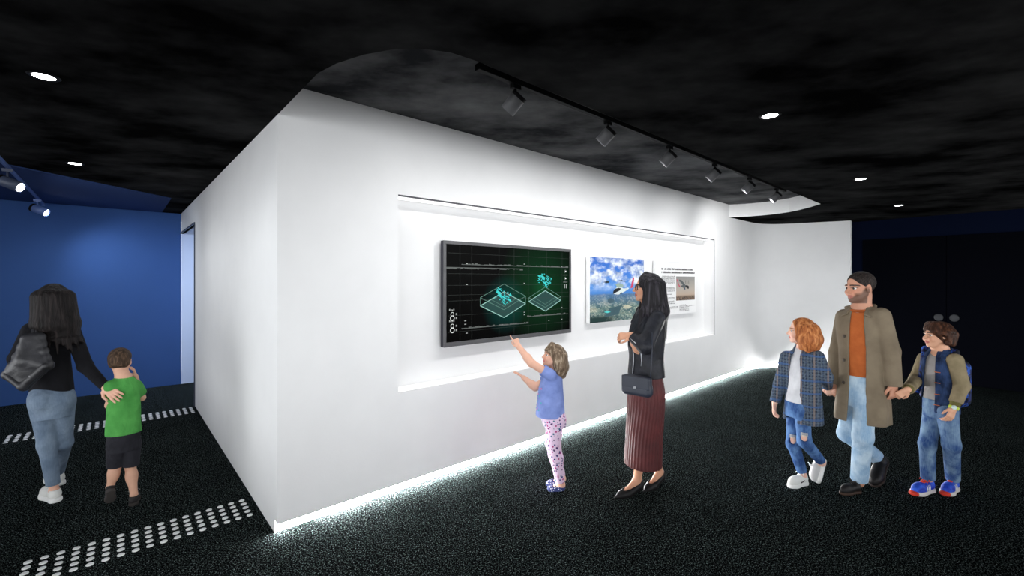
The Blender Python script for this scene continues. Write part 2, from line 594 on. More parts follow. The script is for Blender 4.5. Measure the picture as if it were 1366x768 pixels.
names = ['nearest the viewer, largest of the row', 'second along the track from the viewer', 'third along the track from the viewer', 'fourth from the viewer', 'second from its far end', 'last at its far end']
for px, nm in zip((688, 811, 893.5, 953.5, 1000, 1036), names):
    # where the track meets that column of the photograph
    r = (px - HX) / FPX
    B = W(0, TRK_Q)
    t = (r * B[1] - B[0]) / (DT[0] - r * DT[1])
    far_ = max(0.0, t - 4.6)
    track_spot(t, TRK_Q, ZH - 0.05, DT * -0.42 + DQ * 1.0 - DZ * 1.05, W(t - 0.05 + far_ * 1.3, 0.02, 0.75 + 0.35 * far_), 'grey spotlight on the black track, ' + nm, 'spotlights on the black track', M_HEAD, P_TRACK * (1.7 if t > 5.2 else 0.72 if t < 1.8 else 1.05), 150, (1.0, 1.0, 1.0))
rail_x = lambda px: (lambda r, B: (r * B[1] - B[0]) / (DQ[0] - r * DQ[1]))((px - HX) / FPX, W(-1.535, 0))
for q, nm in ((rail_x(10), 'slate grey spotlight on the thin left track, the nearer and larger of the two'), (rail_x(50), 'blue spotlight on the thin left track, the farther one before the blue wall')):
    track_spot(-1.535, q, ZL - 0.051, np.array([.9, .25, -.42]), W(-0.25, B_Q, 1.45), nm, 'spotlights on the left track', M_HEADBLUE if q < 4 else M_RAILBLUE, P_BLUE, 100, (0.75, 0.86, 1.0), 0.165, 0.05, 0.125)
ld = bpy.data.lights.new('passage_fill', 'AREA')  # unseen fill light without a fitting, added to brighten the passage
ld.energy = 15
ld.size = 0.5
ld.color = (0.75, 0.86, 1.0)
lo = bpy.data.objects.new('passage_fill', ld)
lo.location = tuple(W(1.3, 4.9, D_Z + 0.08))
COL.objects.link(lo)

# ------------------------------------------------------------------ guide studs on the floor
M_STUD = plain('white_stud', (0.9, 0.9, 0.9, 1), 0.4)
proto = {}
def studs(tcols, qrows, name, label, group):
    first = None
    for t in tcols:
        for q in qrows:
            if first is None:
                mbs = MB().lathe(W(t, q, 0), DZ, [(0.019, 0.0), (0.0185, 0.004), (0.014, 0.0065), (0.0, 0.007)], 14)
                first = mbs.build(name, M_STUD, None, True, base=W(t, q, 0))
                tag(first, label, 'floor stud', group)
            else:
                c = first.copy()
                c.location = tuple(W(t, q, 0.0))
                COL.objects.link(c)
studs([-0.073 - 0.069 * k for k in range(17)], [0.436 + 0.0685 * k for k in range(5)], 'guide_stud', 'round white guide stud in the nearer dotted band on the dark floor', 'studs of the nearer floor band')
studs([-0.055 - 0.069 * k for k in range(24)], [3.735 + 0.0685 * k for k in range(5)], 'guide_stud', 'round white guide stud in the farther dotted band towards the blue wall', 'studs of the farther floor band')

# ------------------------------------------------------------------ the screen and the two panels in the niche
TV0, TV1, TZ0, TZ1, TVQ = 1.347, 3.045, 1.094, 2.033, 0.10
tv = thing('wall_screen', 'large black wall screen in a grey frame showing two glowing green diamonds', 'screen', W((TV0 + TV1) / 2, N_Q, TZ0))
M_FRAME = plain('screen_frame_grey', rgb(88, 88, 90), .4, .4)
M_SIDE = plain('screen_back_shell', rgb(40, 40, 52), .5, .3)
mb = MB()
mb.tq(TV0, TV1, TVQ + 0.012, TVQ + 0.052, TZ0, TZ1, 0.004)
mb.build('back_shell', M_SIDE, tv)
mb = MB()
bz, bt, bb_ = 0.030, 0.026, 0.040
mb.tq(TV0, TV1, TVQ, TVQ + 0.014, TZ1 - bz, TZ1, 0.002)
mb.tq(TV0, TV1, TVQ, TVQ + 0.014, TZ0, TZ0 + bb_, 0.002)
mb.tq(TV0, TV0 + bt, TVQ, TVQ + 0.014, TZ0 + bb_, TZ1 - bz, 0.002)
mb.tq(TV1 - bt, TV1, TVQ, TVQ + 0.014, TZ0 + bb_, TZ1 - bz, 0.002)
mb.build('bezel', M_FRAME, tv)
mb = MB()
mb.tq(2.0, 2.4, TVQ + 0.05, N_Q - 0.001, 1.4, 1.7)
mb.build('wall_bracket', M_BLACK, tv)
SX0, SX1, SZ0, SZ1 = TV0 + bt, TV1 - bt, TZ0 + bb_, TZ1 - bz
SWD, SHT = SX1 - SX0, SZ1 - SZ0
ts_ = NT('screen_picture', .35, .03)
ts_.color((.002, .002, .002, 1))
# the green haze shown on the screen sits round the two figures; picture content, given off by the screen
ob = ts_.obj()
lo_ = [float(x) for x in (W(SX0 + SWD * .73, TVQ, SZ0 + SHT * .55) - np.array(tv['_base']))]
l2_ = [float(x) for x in (W(SX0 + SWD * .42, TVQ, SZ0 + SHT * .36) - np.array(tv['_base']))]
def haze(c, rad):
    d = ts_.n('ShaderNodeVectorMath', operation='DISTANCE')
    ts_.l(ob, d.inputs[0]); d.inputs[1].default_value = c
    return ts_.ramp(ts_.math('DIVIDE', d.outputs['Value'], rad), [(0.0, (1, 1, 1, 1)), (.25, (.45, .45, .45, 1)), (1.0, (0, 0, 0, 1))])
g1 = ts_.mix(haze(lo_, .62), (0, 0, 0, 1), (.002, .034, .010, 1))
g2 = ts_.mix(haze(l2_, .30), (0, 0, 0, 1), (.0, .040, .034, 1))
ts_.emit(ts_.mix(1.0, g1, g2, 'ADD'), 1.0)
mb = MB()
mb.tq(SX0 - .004, SX1 + .004, TVQ + 0.006, TVQ + 0.013, SZ0 - .004, SZ1 + .004)
panel = mb.build('display_panel', ts_.m, tv)


def S2(u, v, d=0.0052):
    """screen position: u right 0..1, v down 0..1"""
    return W(SX0 + SWD * u, TVQ + d, SZ1 - SHT * v)


def stroke(mb, pts, w, d=0.0052, closed=False):
    pts = [np.array([SX0 + SWD * u, SZ1 - SHT * v]) for u, v in pts]
    seq = list(zip(pts, pts[1:] + (pts[:1] if closed else []))) if closed else list(zip(pts, pts[1:]))
    for a, b in seq:
        n = np.array([-(b - a)[1], (b - a)[0]])
        n = n / max(np.linalg.norm(n), 1e-6) * w / 2
        mb.quad(*[W(p[0], TVQ + d, p[1]) for p in (a - n, b - n, b + n, a + n)])


def pic(name, mb, c, s):
    return mb.build(name, glow(name + '_light', c, s, .03), panel)


rs = random.Random(7)
m = MB()
for u in (.09, .17, .37, .49, .61, .775, .925):
    stroke(m, [(u, .01), (u, .99)], .0022)
for v in (.09, .30, .42, .52, .58, .73, .90):
    stroke(m, [(.01, v), (.99, v)], .0018)
pic('grid_lines', m, (.30, .36, .32, 1), .045)
for v, u0, u1, up in ((.205, .10, .62, 1), (.235, .0, .56, -1), (.205, .62, .97, 1), (.875, .10, .60, 1), (.80, .60, .97, 1)):
    m = MB()
    u = u0
    while u < u1:
        w = rs.uniform(.004, .03)
        h = rs.uniform(.003, .018)
        m.quad(S2(u, v + .002 * up), S2(u + w, v + .002 * up), S2(u + w, v - h * up), S2(u, v - h * up))
        u += w
    pic('signal_trace', m, (.5, .55, .52, 1), .09)


def diamond(cx, cy, rx, top, bot, off, name, base_k):
    m1, m2 = MB(), MB()
    up_ = [(cx - rx, cy), (cx, cy - top), (cx + rx, cy), (cx, cy + bot)]
    dn = [(u, v + off) for u, v in up_]
    stroke(m1, dn, .0075, closed=True)
    stroke(m2, up_, .0042, closed=True)
    stroke(m2, [up_[0], dn[0]], .004); stroke(m2, [up_[2], dn[2]], .004); 
    inner = [(cx + (u - cx) * .60, cy + off * .2 + (v - cy) * .62) for u, v in up_]
    stroke(m2, [inner[0], inner[3], inner[2]], .003)
    pic(name, m1, (.28, .52, .46, 1), .55)
    pic(name, m2, (.20, .42, .34, 1), .34)
    f = MB()
    f.quad(*[S2(u, v, .0057) for u, v in dn])
    pic('diamond_fill', f, (.03, .17, .15, 1), .16)


diamond(.408, .555, .178, .145, .145, .088, 'diamond_outline', 1)
diamond(.762, .575, .148, .125, .125, .045, 'diamond_outline', 1)


def cluster(cx, cy, s, n, seed):
    """short bright dashes lying in two crossing directions"""
    r_ = random.Random(seed)
    m = MB()
    for i in range(n):
        a = r_.uniform(-1, 1) * s
        b = r_.uniform(-1, 1) * s
        u, v = cx + a * .42 + b * .16, cy + a * .36 - b * .52
        L = r_.uniform(.20, .50) * s * (1.2 - abs(b) / s)
        du, dv = (L * .5, L * .5) if r_.random() < .72 else (L * .40, -L * .62)
        stroke(m, [(u - du / 2, v - dv / 2), (u + du / 2, v + dv / 2)], r_.uniform(.004, .010), .0048)
    o = pic('data_cluster', m, (.05, .68, .66, 1), .50)
    o['kind'] = 'stuff'


cluster(.40, .545, .125, 60, 3)
cluster(.755, .365, .115, 60, 5)
MC = (.75, .78, .76, 1)
def ring(m, cu, cv, r, w, a0=0, a1=360, n=18):
    k = SWD / SHT
    stroke(m, [(cu + r * math.cos(math.radians(a)), cv + r * k * math.sin(math.radians(a))) for a in np.linspace(a0, a1, n)], w)
def bar(m, u0, u1, v0, v1):
    m.quad(S2(u0, v1), S2(u1, v1), S2(u1, v0), S2(u0, v0))
for v0, w in ((.690, 0), (.715, .010), (.755, .013), (.805, 0), (.835, .010), (.880, .013)):
    if w:
        m = MB(); ring(m, .040, v0, .0125 if w > .011 else .010, .0065 if w > .011 else .004)
        pic('dial', m, MC, .55)
        m = MB(); bar(m, .062, .071, v0 - .008, v0 + .010)
        pic('value_mark', m, MC, .22)
    else:
        for i in range(4):
            m = MB(); bar(m, .020 + .009 * i, .026 + .009 * i, v0 - .030 + .004 * ((i * 7) % 3), v0 - .012)
            pic('value_mark', m, MC, .25)
for v in (.255, .345):
    m = MB(); ring(m, .958, v, .010, .003, 90, 300); pic('dial', m, MC, .16)
    m = MB(); bar(m, .956, .966, v - .008, v + .008); pic('value_mark', m, MC, .7)
    for i in range(4):
        m = MB(); bar(m, .938 + .011 * i, .945 + .011 * i, v + .042, v + .049); pic('value_mark', m, MC, .2)
for u in (.950, .968):
    m = MB(); bar(m, u - .0045, u + .0045, .415, .470); pic('bar_gauge', m, MC, .22)
for u, v in ((.13, .19), (.13, .41), (.12, .79), (.12, .825), (.13, .92), (.57, .175), (.57, .40), (.57, .74), (.57, .77), (.57, .865), (.79, .19), (.79, .72), (.79, .86), (.915, .19), (.915, .71), (.915, .86)):
    m = MB(); bar(m, u, u + .012, v, v + .006); pic('tick_mark', m, MC, .35)

# picture panel
PQ = 0.12
def panel_box(t0, t1, z0, z1, label, name):
    b = thing(name, label, 'poster', W((t0 + t1) / 2, N_Q, z0))
    MB().tq(t0, t1, PQ, PQ + 0.045, z0, z1, 0.002).build('panel', plain('white_board', (.86, .86, .86, 1), .6, .2, 0, .02), b)
    MB().tq(t0 + .12, t1 - .12, PQ + .044, N_Q - .001, z0 + .12, z1 - .12).build('wall_spacer', M_BLACK, b)
    return b


A0, A1, AZ0, AZ1 = 3.39, 4.575, 1.170, 1.968
pa = panel_box(A0, A1, AZ0, AZ1, 'square picture panel of an aircraft with a pink tail over a city under blue clouds', 'picture_panel')
tp = NT('printed_sky_and_city', .45, .3)
ob = tp.obj()
sx = tp.sep(ob)
# print coordinates: along the wall (u) and height above the panel's foot (v)
u_ = tp.math('ADD', tp.math('MULTIPLY', sx[0], float(DT[0])), tp.math('MULTIPLY', sx[1], float(DT[1])))
v_ = sx[2]
cmb = tp.n('ShaderNodeCombineXYZ')
tp.l(u_, cmb.inputs[0]); tp.l(v_, cmb.inputs[1])
uv = cmb.outputs[0]
vv = tp.math('DIVIDE', v_, AZ1 - AZ0)
def sc(a, b):
    mp = tp.n('ShaderNodeMapping'); mp.inputs['Scale'].default_value = (a, b, 1); tp.l(uv, mp.inputs['Vector']); return mp.outputs[0]
skyc = tp.ramp(vv, [(.40, rgb(70, 122, 190)), (.55, rgb(74, 140, 214)), (.75, rgb(58, 118, 200)), (1.0, rgb(44, 92, 176))])
cl = tp.noise(1.0, 7.0, sc(3.4, 6.5), .6).outputs[0]
cloudm = tp.math('MULTIPLY', tp.ramp(cl, [(.42, (0, 0, 0, 1)), (.56, (1, 1, 1, 1))]), tp.ramp(vv, [(.46, (0, 0, 0, 1)), (.62, (1, 1, 1, 1))]))
cshade = tp.ramp(tp.noise(1.0, 4.0, sc(7, 9)).outputs[0], [(.35, rgb(120, 140, 176)), (.6, rgb(236, 242, 250))])
sky = tp.mix(cloudm, skyc, cshade)
vor = tp.n('ShaderNodeTexVoronoi', feature='F1'); vor.inputs['Scale'].default_value = 1.0
tp.l(sc(38, 78), vor.inputs['Vector'])
cell = tp.ramp(tp.sep(vor.outputs['Color'])[0], [(0, rgb(52, 82, 92)), (.3, rgb(108, 134, 136)), (.55, rgb(70, 104, 110)), (.8, rgb(176, 188, 178)), (1, rgb(222, 222, 208))])
patch = tp.ramp(tp.noise(1.0, 3.0, sc(4.5, 11)).outputs[0], [(.40, rgb(38, 76, 78)), (.52, rgb(104, 130, 116)), (.66, rgb(188, 184, 158))])
city = tp.mix(.55, cell, patch)
far = tp.ramp(vv, [(.22, (0, 0, 0, 1)), (.44, (1, 1, 1, 1))])
city = tp.mix(tp.math('MULTIPLY', far, .75), city, rgb(66, 108, 160))
trees = tp.math('MULTIPLY', tp.ramp(vv, [(.07, (1, 1, 1, 1)), (.13, (0, 0, 0, 1))]), tp.ramp(tp.math('ADD', u_, tp.math('MULTIPLY', tp.noise(1, 3, sc(9, 9)).outputs[0], .5)), [(.05, (1, 1, 1, 1)), (.30, (0, 0, 0, 1))]))
city = tp.mix(trees, city, rgb(18, 50, 48))
hz = tp.ramp(tp.math('ADD', vv, tp.math('MULTIPLY', tp.noise(1, 3, sc(12, 12)).outputs[0], .03)), [(.435, (0, 0, 0, 1)), (.455, (1, 1, 1, 1))])
tp.color(tp.mix(hz, city, sky))
pr = MB().tq(A0 + .012, A1 - .002, PQ - .0015, PQ + .001, AZ0 + .002, AZ1 - .002).build('print', tp.m, pa)
def PA(u, v, d=.0025):
    return W(A0 + (A1 - A0) * u, PQ - d, AZ1 - (AZ1 - AZ0) * v)
def shape(name, pts, c, parent, fn, d=.0025):
    m = MB()
    m.add([fn(u, v, d) for u, v in pts], [tuple(range(len(pts)))])
    return m.build(name, plain(name + '_ink', c, .5), parent)
shape('aircraft_body', [(.40, .57), (.42, .51), (.47, .465), (.53, .46), (.60, .49), (.68, .475), (.70, .49), (.62, .535), (.545, .57), (.49, .585)], rgb(214, 224, 222), pr, PA)
shape('aircraft_body', [(.44, .42), (.50, .40), (.57, .415), (.60, .45), (.54, .47), (.47, .46)], rgb(150, 172, 160), pr, PA, .0030)
shape('cockpit', [(.40, .575), (.405, .525), (.44, .49), (.50, .475), (.545, .485), (.52, .52), (.46, .545)], rgb(18, 22, 26), pr, PA, .0035)
shape('cockpit', [(.52, .565), (.56, .55), (.57, .565), (.535, .58)], rgb(24, 30, 32), pr, PA, .0035)
shape('tail_fin', [(.705, .475), (.735, .45), (.765, .33), (.785, .305), (.80, .315), (.795, .36), (.775, .455), (.755, .485)], rgb(206, 70, 104), pr, PA, .0035)
shape('rotor', [(.48, .36), (.56, .352), (.62, .372), (.63, .38), (.55, .368)], rgb(44, 60, 66), pr, PA, .0035)
shape('distant_aircraft', [(.22, .385), (.27, .375), (.30, .36), (.345, .37), (.32, .385), (.335, .395), (.29, .40), (.27, .41), (.265, .392)], rgb(34, 48, 56), pr, PA, .0035)
shape('tower_block', [(.30, .66), (.345, .63), (.40, .645), (.42, .67), (.415, .71), (.32, .715)], rgb(66, 92, 104), pr, PA, .0030)
shape('turquoise_roof', [(.24, .845), (.30, .825), (.36, .85), (.30, .865)], rgb(84, 196, 190), pr, PA, .0030)
shape('city_block', [(.34, .79), (.56, .755), (.50, .90), (.24, .925)], rgb(58, 88, 96), pr, PA, .0028)
shape('pale_field', [(.60, .76), (.70, .765), (.76, .79), (.68, .82), (.58, .80)], rgb(196, 194, 170), pr, PA, .0028)

# text panel
B0, B1, BZ0, BZ1 = 4.885, 6.09, 1.180, 1.966
pb = panel_box(B0, B1, BZ0, BZ1, 'white text panel with black headline and a small photo of an aircraft at dusk', 'text_panel')
def PB(u, v, d=.0012):
    return W(B0 + (B1 - B0) * u, PQ - d, BZ1 - (BZ1 - BZ0) * v)
M_INK = plain('black_ink', (.012, .012, .013, 1), .6)
M_INK2 = plain('grey_ink', (.10, .10, .105, 1), .6)
rs = random.Random(11)
def line(mb, u0, u1, v, h, gaps=.18):
    """an unreadable line of small letter-like marks"""
    u = u0
    while u < u1 - .006:
        w = rs.uniform(.35, .62) * h * .66
        if rs.random() < gaps:
            u += h * .35
            continue
        a = rs.uniform(.72, 1.0) * h
        mb.quad(PB(u, v), PB(u + w, v), PB(u + w, v - a), PB(u, v - a))
        u += w + h * .10
    return mb
m = MB()
line(m, .125, .90, .165, .036, .10); line(m, .125, .96, .228, .036, .08)
m.build('headline', M_INK, pb)
m = MB()
for v in (.29, .312, .334, .356, .378, .400, .422):
    line(m, .125, .45, v, .013)
for v in (.50, .522, .544, .566):
    line(m, .125, .45, v, .013)
line(m, .125, .38, .625, .013)
for v in (.69, .712, .755, .777, .80):
    line(m, .125, .45, v, .013)
m.build('text_column', M_INK2, pb)
m = MB()
for v in (.865, .887):
    line(m, .125, .52, v, .013)
for v in (.84, .862, .884, .906, .928, .95):
    line(m, .56, rs.uniform(.70, .97), v, .013)
m.build('footnotes', M_INK2, pb)
td = NT('printed_dusk', .5, .3)
sd_ = td.sep(td.obj())
vd = td.math('DIVIDE', sd_[2], BZ1 - BZ0)
dusk = td.ramp(vd, [(.27, rgb(120, 104, 92)), (.36, rgb(184, 164, 146)), (.48, rgb(178, 170, 160)), (.72, rgb(140, 140, 138))])
n_ = td.noise(70, 3, td.obj((1, 1, .6))).outputs[0]
cit = td.ramp(n_, [(.38, rgb(42, 38, 40)), (.62, rgb(142, 118, 100))])
td.color(td.mix(td.ramp(vd, [(.315, (1, 1, 1, 1)), (.36, (0, 0, 0, 1))]), dusk, cit))
ph = MB().tq(B0 + (B1 - B0) * .475, B0 + (B1 - B0) * .965, PQ - .0014, PQ + .001, BZ1 - (BZ1 - BZ0) * .745, BZ1 - (BZ1 - BZ0) * .285).build('photo', td.m, pb)
shape('tail_fin', [(.485, .335), (.505, .345), (.545, .445), (.575, .475), (.545, .485), (.525, .44)], rgb(206, 50, 96), ph, PB, .0030)
shape('aircraft_body', [(.545, .345), (.60, .35), (.66, .40), (.70, .44), (.735, .475), (.72, .50), (.66, .505), (.60, .485), (.575, .465), (.64, .45), (.59, .40), (.55, .37)], rgb(86, 92, 94), ph, PB, .0030)
shape('cockpit', [(.70, .46), (.75, .45), (.80, .475), (.80, .515), (.785, .53), (.73, .50)], rgb(16, 18, 22), ph, PB, .0035)
shape('landing_gear', [(.66, .50), (.70, .505), (.71, .535), (.685, .54)], rgb(60, 76, 96), ph, PB, .0035)
for u in (.71, .75, .79):
    shape('rotor', [(u, .36), (u + .008, .36), (u + .012, .43), (u + .004, .43)], rgb(40, 44, 48), ph, PB, .0035)

# ------------------------------------------------------------------ sculpting: smooth-blended solids turned into one surface
def smin(a, b, k):
    if k <= 0:
        return np.minimum(a, b)
    h = np.maximum(k - np.abs(a - b), 0.0) / k
    return np.minimum(a, b) - h * h * k * 0.25


class Solid:
    def __init__(s, h):
        s.h, s.ops = h, []

    def add(s, prim, k=0.0):
        s.ops.append(('add', prim, k))
        return s

    def cut(s, prim, k=0.0):
        s.ops.append(('cut', prim, k))
        return s

    def keep(s, prim, k=0.0):
        s.ops.append(('keep', prim, k))
        return s

    def mesh(s, relax=1):
        h = s.h
        adds = [p for m, p, k in s.ops if m == 'add']
        km = max(k for m, p, k in s.ops)
        lo = np.min([p[1] for p in adds], axis=0) - 3 * h - km
        hi = np.max([p[2] for p in adds], axis=0) + 3 * h + km
        n = np.ceil((hi - lo) / h).astype(int) + 1
        ax = [(lo[i] + h * np.arange(n[i])).astype(np.float32) for i in range(3)]
        D = np.full(n, 1.0, np.float32)
        for m, (fn, plo, phi), k in s.ops:
            pad = 1.6 * k + 3 * h
            i0 = np.clip(np.floor((np.asarray(plo) - pad - lo) / h).astype(int), 0, n)
            i1 = np.clip(np.ceil((np.asarray(phi) + pad - lo) / h).astype(int) + 1, 0, n)
            if m == 'keep':
                i0, i1 = np.zeros(3, int), n
            if (i1 <= i0).any():
                continue
            sl = tuple(slice(a, b) for a, b in zip(i0, i1))
            X = ax[0][sl[0]][:, None, None]
            Y = ax[1][sl[1]][None, :, None]
            Z = ax[2][sl[2]][None, None, :]
            d = fn(X, Y, Z)
            if m == 'add':
                D[sl] = smin(D[sl], d, k)
            elif m == 'cut':
                D[sl] = -smin(-D[sl], d, k)
            else:
                D[sl] = -smin(-D[sl], -d, k)
        # surface nets
        c = [D[a:n[0] - 1 + a, b:n[1] - 1 + b, e:n[2] - 1 + e] for a in (0, 1) for b in (0, 1) for e in (0, 1)]
        mn = c[0].copy(); mx = c[0].copy()
        for q in c[1:]:
            np.minimum(mn, q, out=mn); np.maximum(mx, q, out=mx)
        act = (mn < 0) & (mx >= 0)
        idx = np.argwhere(act)
        vals = np.stack([q[act] for q in c], 1)
        corner = np.array([(a, b, e) for a in (0, 1) for b in (0, 1) for e in (0, 1)], float)
        acc = np.zeros((len(idx), 3)); cnt = np.zeros(len(idx))
        for i in range(8):
            for j in range(i + 1, 8):
                if np.abs(corner[i] - corner[j]).sum() != 1:
                    continue
                va, vb = vals[:, i], vals[:, j]
                cr = (va < 0) != (vb < 0)
                t = np.where(cr, va / np.where(cr, va - vb, 1), 0)
                acc += np.where(cr[:, None], corner[i] + t[:, None] * (corner[j] - corner[i]), 0)
                cnt += cr
        pos = lo + h * (idx + acc / cnt[:, None])
        vid = np.full(act.shape, -1, np.int64)
        vid[act] = np.arange(len(idx))
        faces = []
        S = D < 0
        for a in range(3):
            b, e = (a + 1) % 3, (a + 2) % 3
            A = np.moveaxis(S, (a, b, e), (0, 1, 2))
            V = np.moveaxis(vid, (a, b, e), (0, 1, 2))
            p, q = A[:-1, 1:-1, 1:-1], A[1:, 1:-1, 1:-1]
            for sgn, msk in ((1, p & ~q), (-1, ~p & q)):
                i, j, k = np.nonzero(msk)
                f = np.stack([V[i, j, k], V[i, j + 1, k], V[i, j + 1, k + 1], V[i, j, k + 1]], 1)
                faces.append(f if sgn == 1 else f[:, ::-1])
        F = np.concatenate(faces)
        F = F[(F >= 0).all(1)]
        for _ in range(relax):
            a4 = np.zeros_like(pos); w4 = np.zeros(len(pos))
            for j in range(4):
                np.add.at(a4, F[:, j], pos[F[:, (j + 1) % 4]]); np.add.at(a4, F[:, j], pos[F[:, (j + 3) % 4]])
                np.add.at(w4, F[:, j], 2)
            pos = pos * 0.5 + 0.5 * a4 / np.maximum(w4, 1)[:, None]
        return pos, F


def cone(a, b, r1, r2=None):
    """rounded tapered limb from a to b"""
    a, b = np.asarray(a, float), np.asarray(b, float)
    r2 = r1 if r2 is None else r2
    ba = b - a
    L2 = max(float(ba @ ba), 1e-12)

    def fn(X, Y, Z):
        px, py, pz = X - a[0], Y - a[1], Z - a[2]
        t = np.clip((px * ba[0] + py * ba[1] + pz * ba[2]) / L2, 0, 1)
        return np.sqrt((px - t * ba[0]) ** 2 + (py - t * ba[1]) ** 2 + (pz - t * ba[2]) ** 2) - (r1 + (r2 - r1) * t)
    return fn, np.minimum(a - r1, b - r2), np.maximum(a + r1, b + r2)


def ball(c, r):
    return cone(c, c, r)


def egg(c, r, R=None):
    """ellipsoid; R columns are its axes"""
    c, r = np.asarray(c, float), np.asarray(r, float)
    R = np.eye(3) if R is None else np.asarray(R, float)
    ext = np.sqrt(((R * r) ** 2).sum(1))

    def fn(X, Y, Z):
        p = (X - c[0], Y - c[1], Z - c[2])
        q = [p[0] * R[0, i] + p[1] * R[1, i] + p[2] * R[2, i] for i in range(3)]
        k0 = np.sqrt(sum((q[i] / r[i]) ** 2 for i in range(3))) + 1e-6
        k1 = np.sqrt(sum((q[i] / r[i] ** 2) ** 2 for i in range(3))) + 1e-6
        return k0 * (k0 - 1) / k1
    return fn, c - ext, c + ext


def block(c, half, R=None, rnd=0.01):
    c, half = np.asarray(c, float), np.asarray(half, float)
    R = np.eye(3) if R is None else np.asarray(R, float)
    ext = np.abs(R * half).sum(1)

    def fn(X, Y, Z):
        p = (X - c[0], Y - c[1], Z - c[2])
        q = [np.abs(p[0] * R[0, i] + p[1] * R[1, i] + p[2] * R[2, i]) - (half[i] - rnd) for i in range(3)]
        out = np.sqrt(sum(np.maximum(v, 0) ** 2 for v in q))
        return out + np.minimum(np.maximum(np.maximum(q[0], q[1]), q[2]), 0) - rnd
    return fn, c - ext, c + ext


def stack(secs, r_axis, f_axis, zt=None, zb=None, p=2.2, mod=None):
    """upright form through elliptic sections (centre xyz, half width along r_axis, half depth along f_axis)"""
    secs = sorted(secs, key=lambda s: s[0][2])
    z = np.array([s[0][2] for s in secs]); cx = np.array([s[0][0] for s in secs]); cy = np.array([s[0][1] for s in secs])
    rx = np.array([s[1] for s in secs]); ry = np.array([s[2] for s in secs])
    zt = z[-1] if zt is None else zt
    zb = z[0] if zb is None else zb
    r, f = np.asarray(r_axis, float), np.asarray(f_axis, float)

    def smooth(zz, v):
        o = np.interp(zz, z, v)
        w = 0.02
        return (o * 2 + np.interp(zz - w, z, v) + np.interp(zz + w, z, v)) / 4

    def fn(X, Y, Z):
        zz = Z.ravel()
        sh = Z.shape
        gx, gy, ex, ey = [smooth(zz, v).reshape(sh).astype(np.float32) for v in (cx, cy, rx, ry)]
        px, py = X - gx, Y - gy
        u, v = px * r[0] + py * r[1], px * f[0] + py * f[1]
        if mod is not None:
            m = mod(np.arctan2(v / ey, u / ex), Z)
            ex, ey = ex * m, ey * m
        k = (np.abs(u / ex) ** p + np.abs(v / ey) ** p) ** (1 / p)
        d = (k - 1) * np.minimum(ex, ey)
        return np.maximum(d, np.maximum(Z - zt, zb - Z))
    m = max(rx.max(), ry.max()) * 1.12
    return fn, np.array([cx.min() - m, cy.min() - m, zb]), np.array([cx.max() + m, cy.max() + m, zt])


def grow(sec, d):
    return [(c, a + d, b + d) for c, a, b in sec]


def half(pt, nrm, k=4.0):
    """the half space behind a plane (for cut / keep)"""
    pt, nrm = np.asarray(pt, float), unit(nrm)
    fn = lambda X, Y, Z: (X - pt[0]) * nrm[0] + (Y - pt[1]) * nrm[1] + (Z - pt[2]) * nrm[2]
    return fn, pt - k, pt + k


def both(pa, pb):
    fn = lambda X, Y, Z: np.maximum(pa[0](X, Y, Z), pb[0](X, Y, Z))
    return fn, np.maximum(pa[1], pb[1]), np.minimum(pa[2], pb[2])


SLIM = [1.0]                                          # build of the figure at hand: 1 sturdy, less is slimmer


def lc(a, b, r1, r2=None):
    return cone(a, b, r1 * SLIM[0], (r1 if r2 is None else r2) * SLIM[0])


def tube_sleeve(pts, radii, k=.02, start=None, end=0.0, hollow=None, end_k=None):
    """a sleeve or trouser leg along pts, cut square `end` metres before the last point; hollow = inner radius at the opening"""
    parts = [lc(a, b, r1, r2) for a, b, r1, r2 in zip(pts, pts[1:], radii, radii[1:])]
    d = unit(pts[-1] - pts[-2])
    pt = pts[-1] - d * end
    hole = lc(pt - d * .035, pt + d * .06, hollow, hollow) if hollow else None

    def fn(X, Y, Z):
        o = parts[0][0](X, Y, Z)
        for q in parts[1:]:
            o = smin(o, q[0](X, Y, Z), k)
        o = np.maximum(o, (X - pt[0]) * d[0] + (Y - pt[1]) * d[1] + (Z - pt[2]) * d[2])
        if hole is not None:
            o = np.maximum(o, -hole[0](X, Y, Z))
        return o
    return fn, np.min([q[1] for q in parts], axis=0), np.max([q[2] for q in parts], axis=0)


def flap(S, c, nrm, along, hw, hl, th, k=.006):
    """a thin plate with a pointed lower end (collar point)"""
    n = unit(nrm)
    a = unit(np.asarray(along) - n * (np.asarray(along) @ n))
    w = np.cross(n, a)
    S.add(block(c, (hw, hl, th), np.stack([w, a, n], 1), .005), k)


def limb(S, pts, radii, k=0.02):
    for a, b, r1, r2 in zip(pts, pts[1:], radii, radii[1:]):
        S.add(cone(a, b, r1, r2), k)


def sculpt(S, name, mat, parent, relax=1, tint=None):
    pos, F = S.mesh(relax)
    o = link(name, pos, F, mat, parent, True)
    if tint is not None:
        col = tint(pos)
        at = o.data.color_attributes.new('Tint', 'FLOAT_COLOR', 'POINT')
        at.data.foreach_set('color', np.concatenate([col, np.ones((len(col), 1))], 1).ravel().astype(np.float32))
    return o


def skin_mat(name):
    t = NT(name, 0.55, 0.35)
    at = t.n('ShaderNodeAttribute', attribute_name='Tint')
    n = t.noise(40, 3.0).outputs[0]
    t.color(t.mix(1.0, at.outputs['Color'], t.ramp(n, [(0.3, (0.93, 0.92, 0.92, 1)), (0.7, (1, 1, 1, 1))]), 'MULTIPLY'))
    t.p.inputs['Subsurface Weight'].default_value = 0.0
    return t.m


M_SKIN = skin_mat('skin')


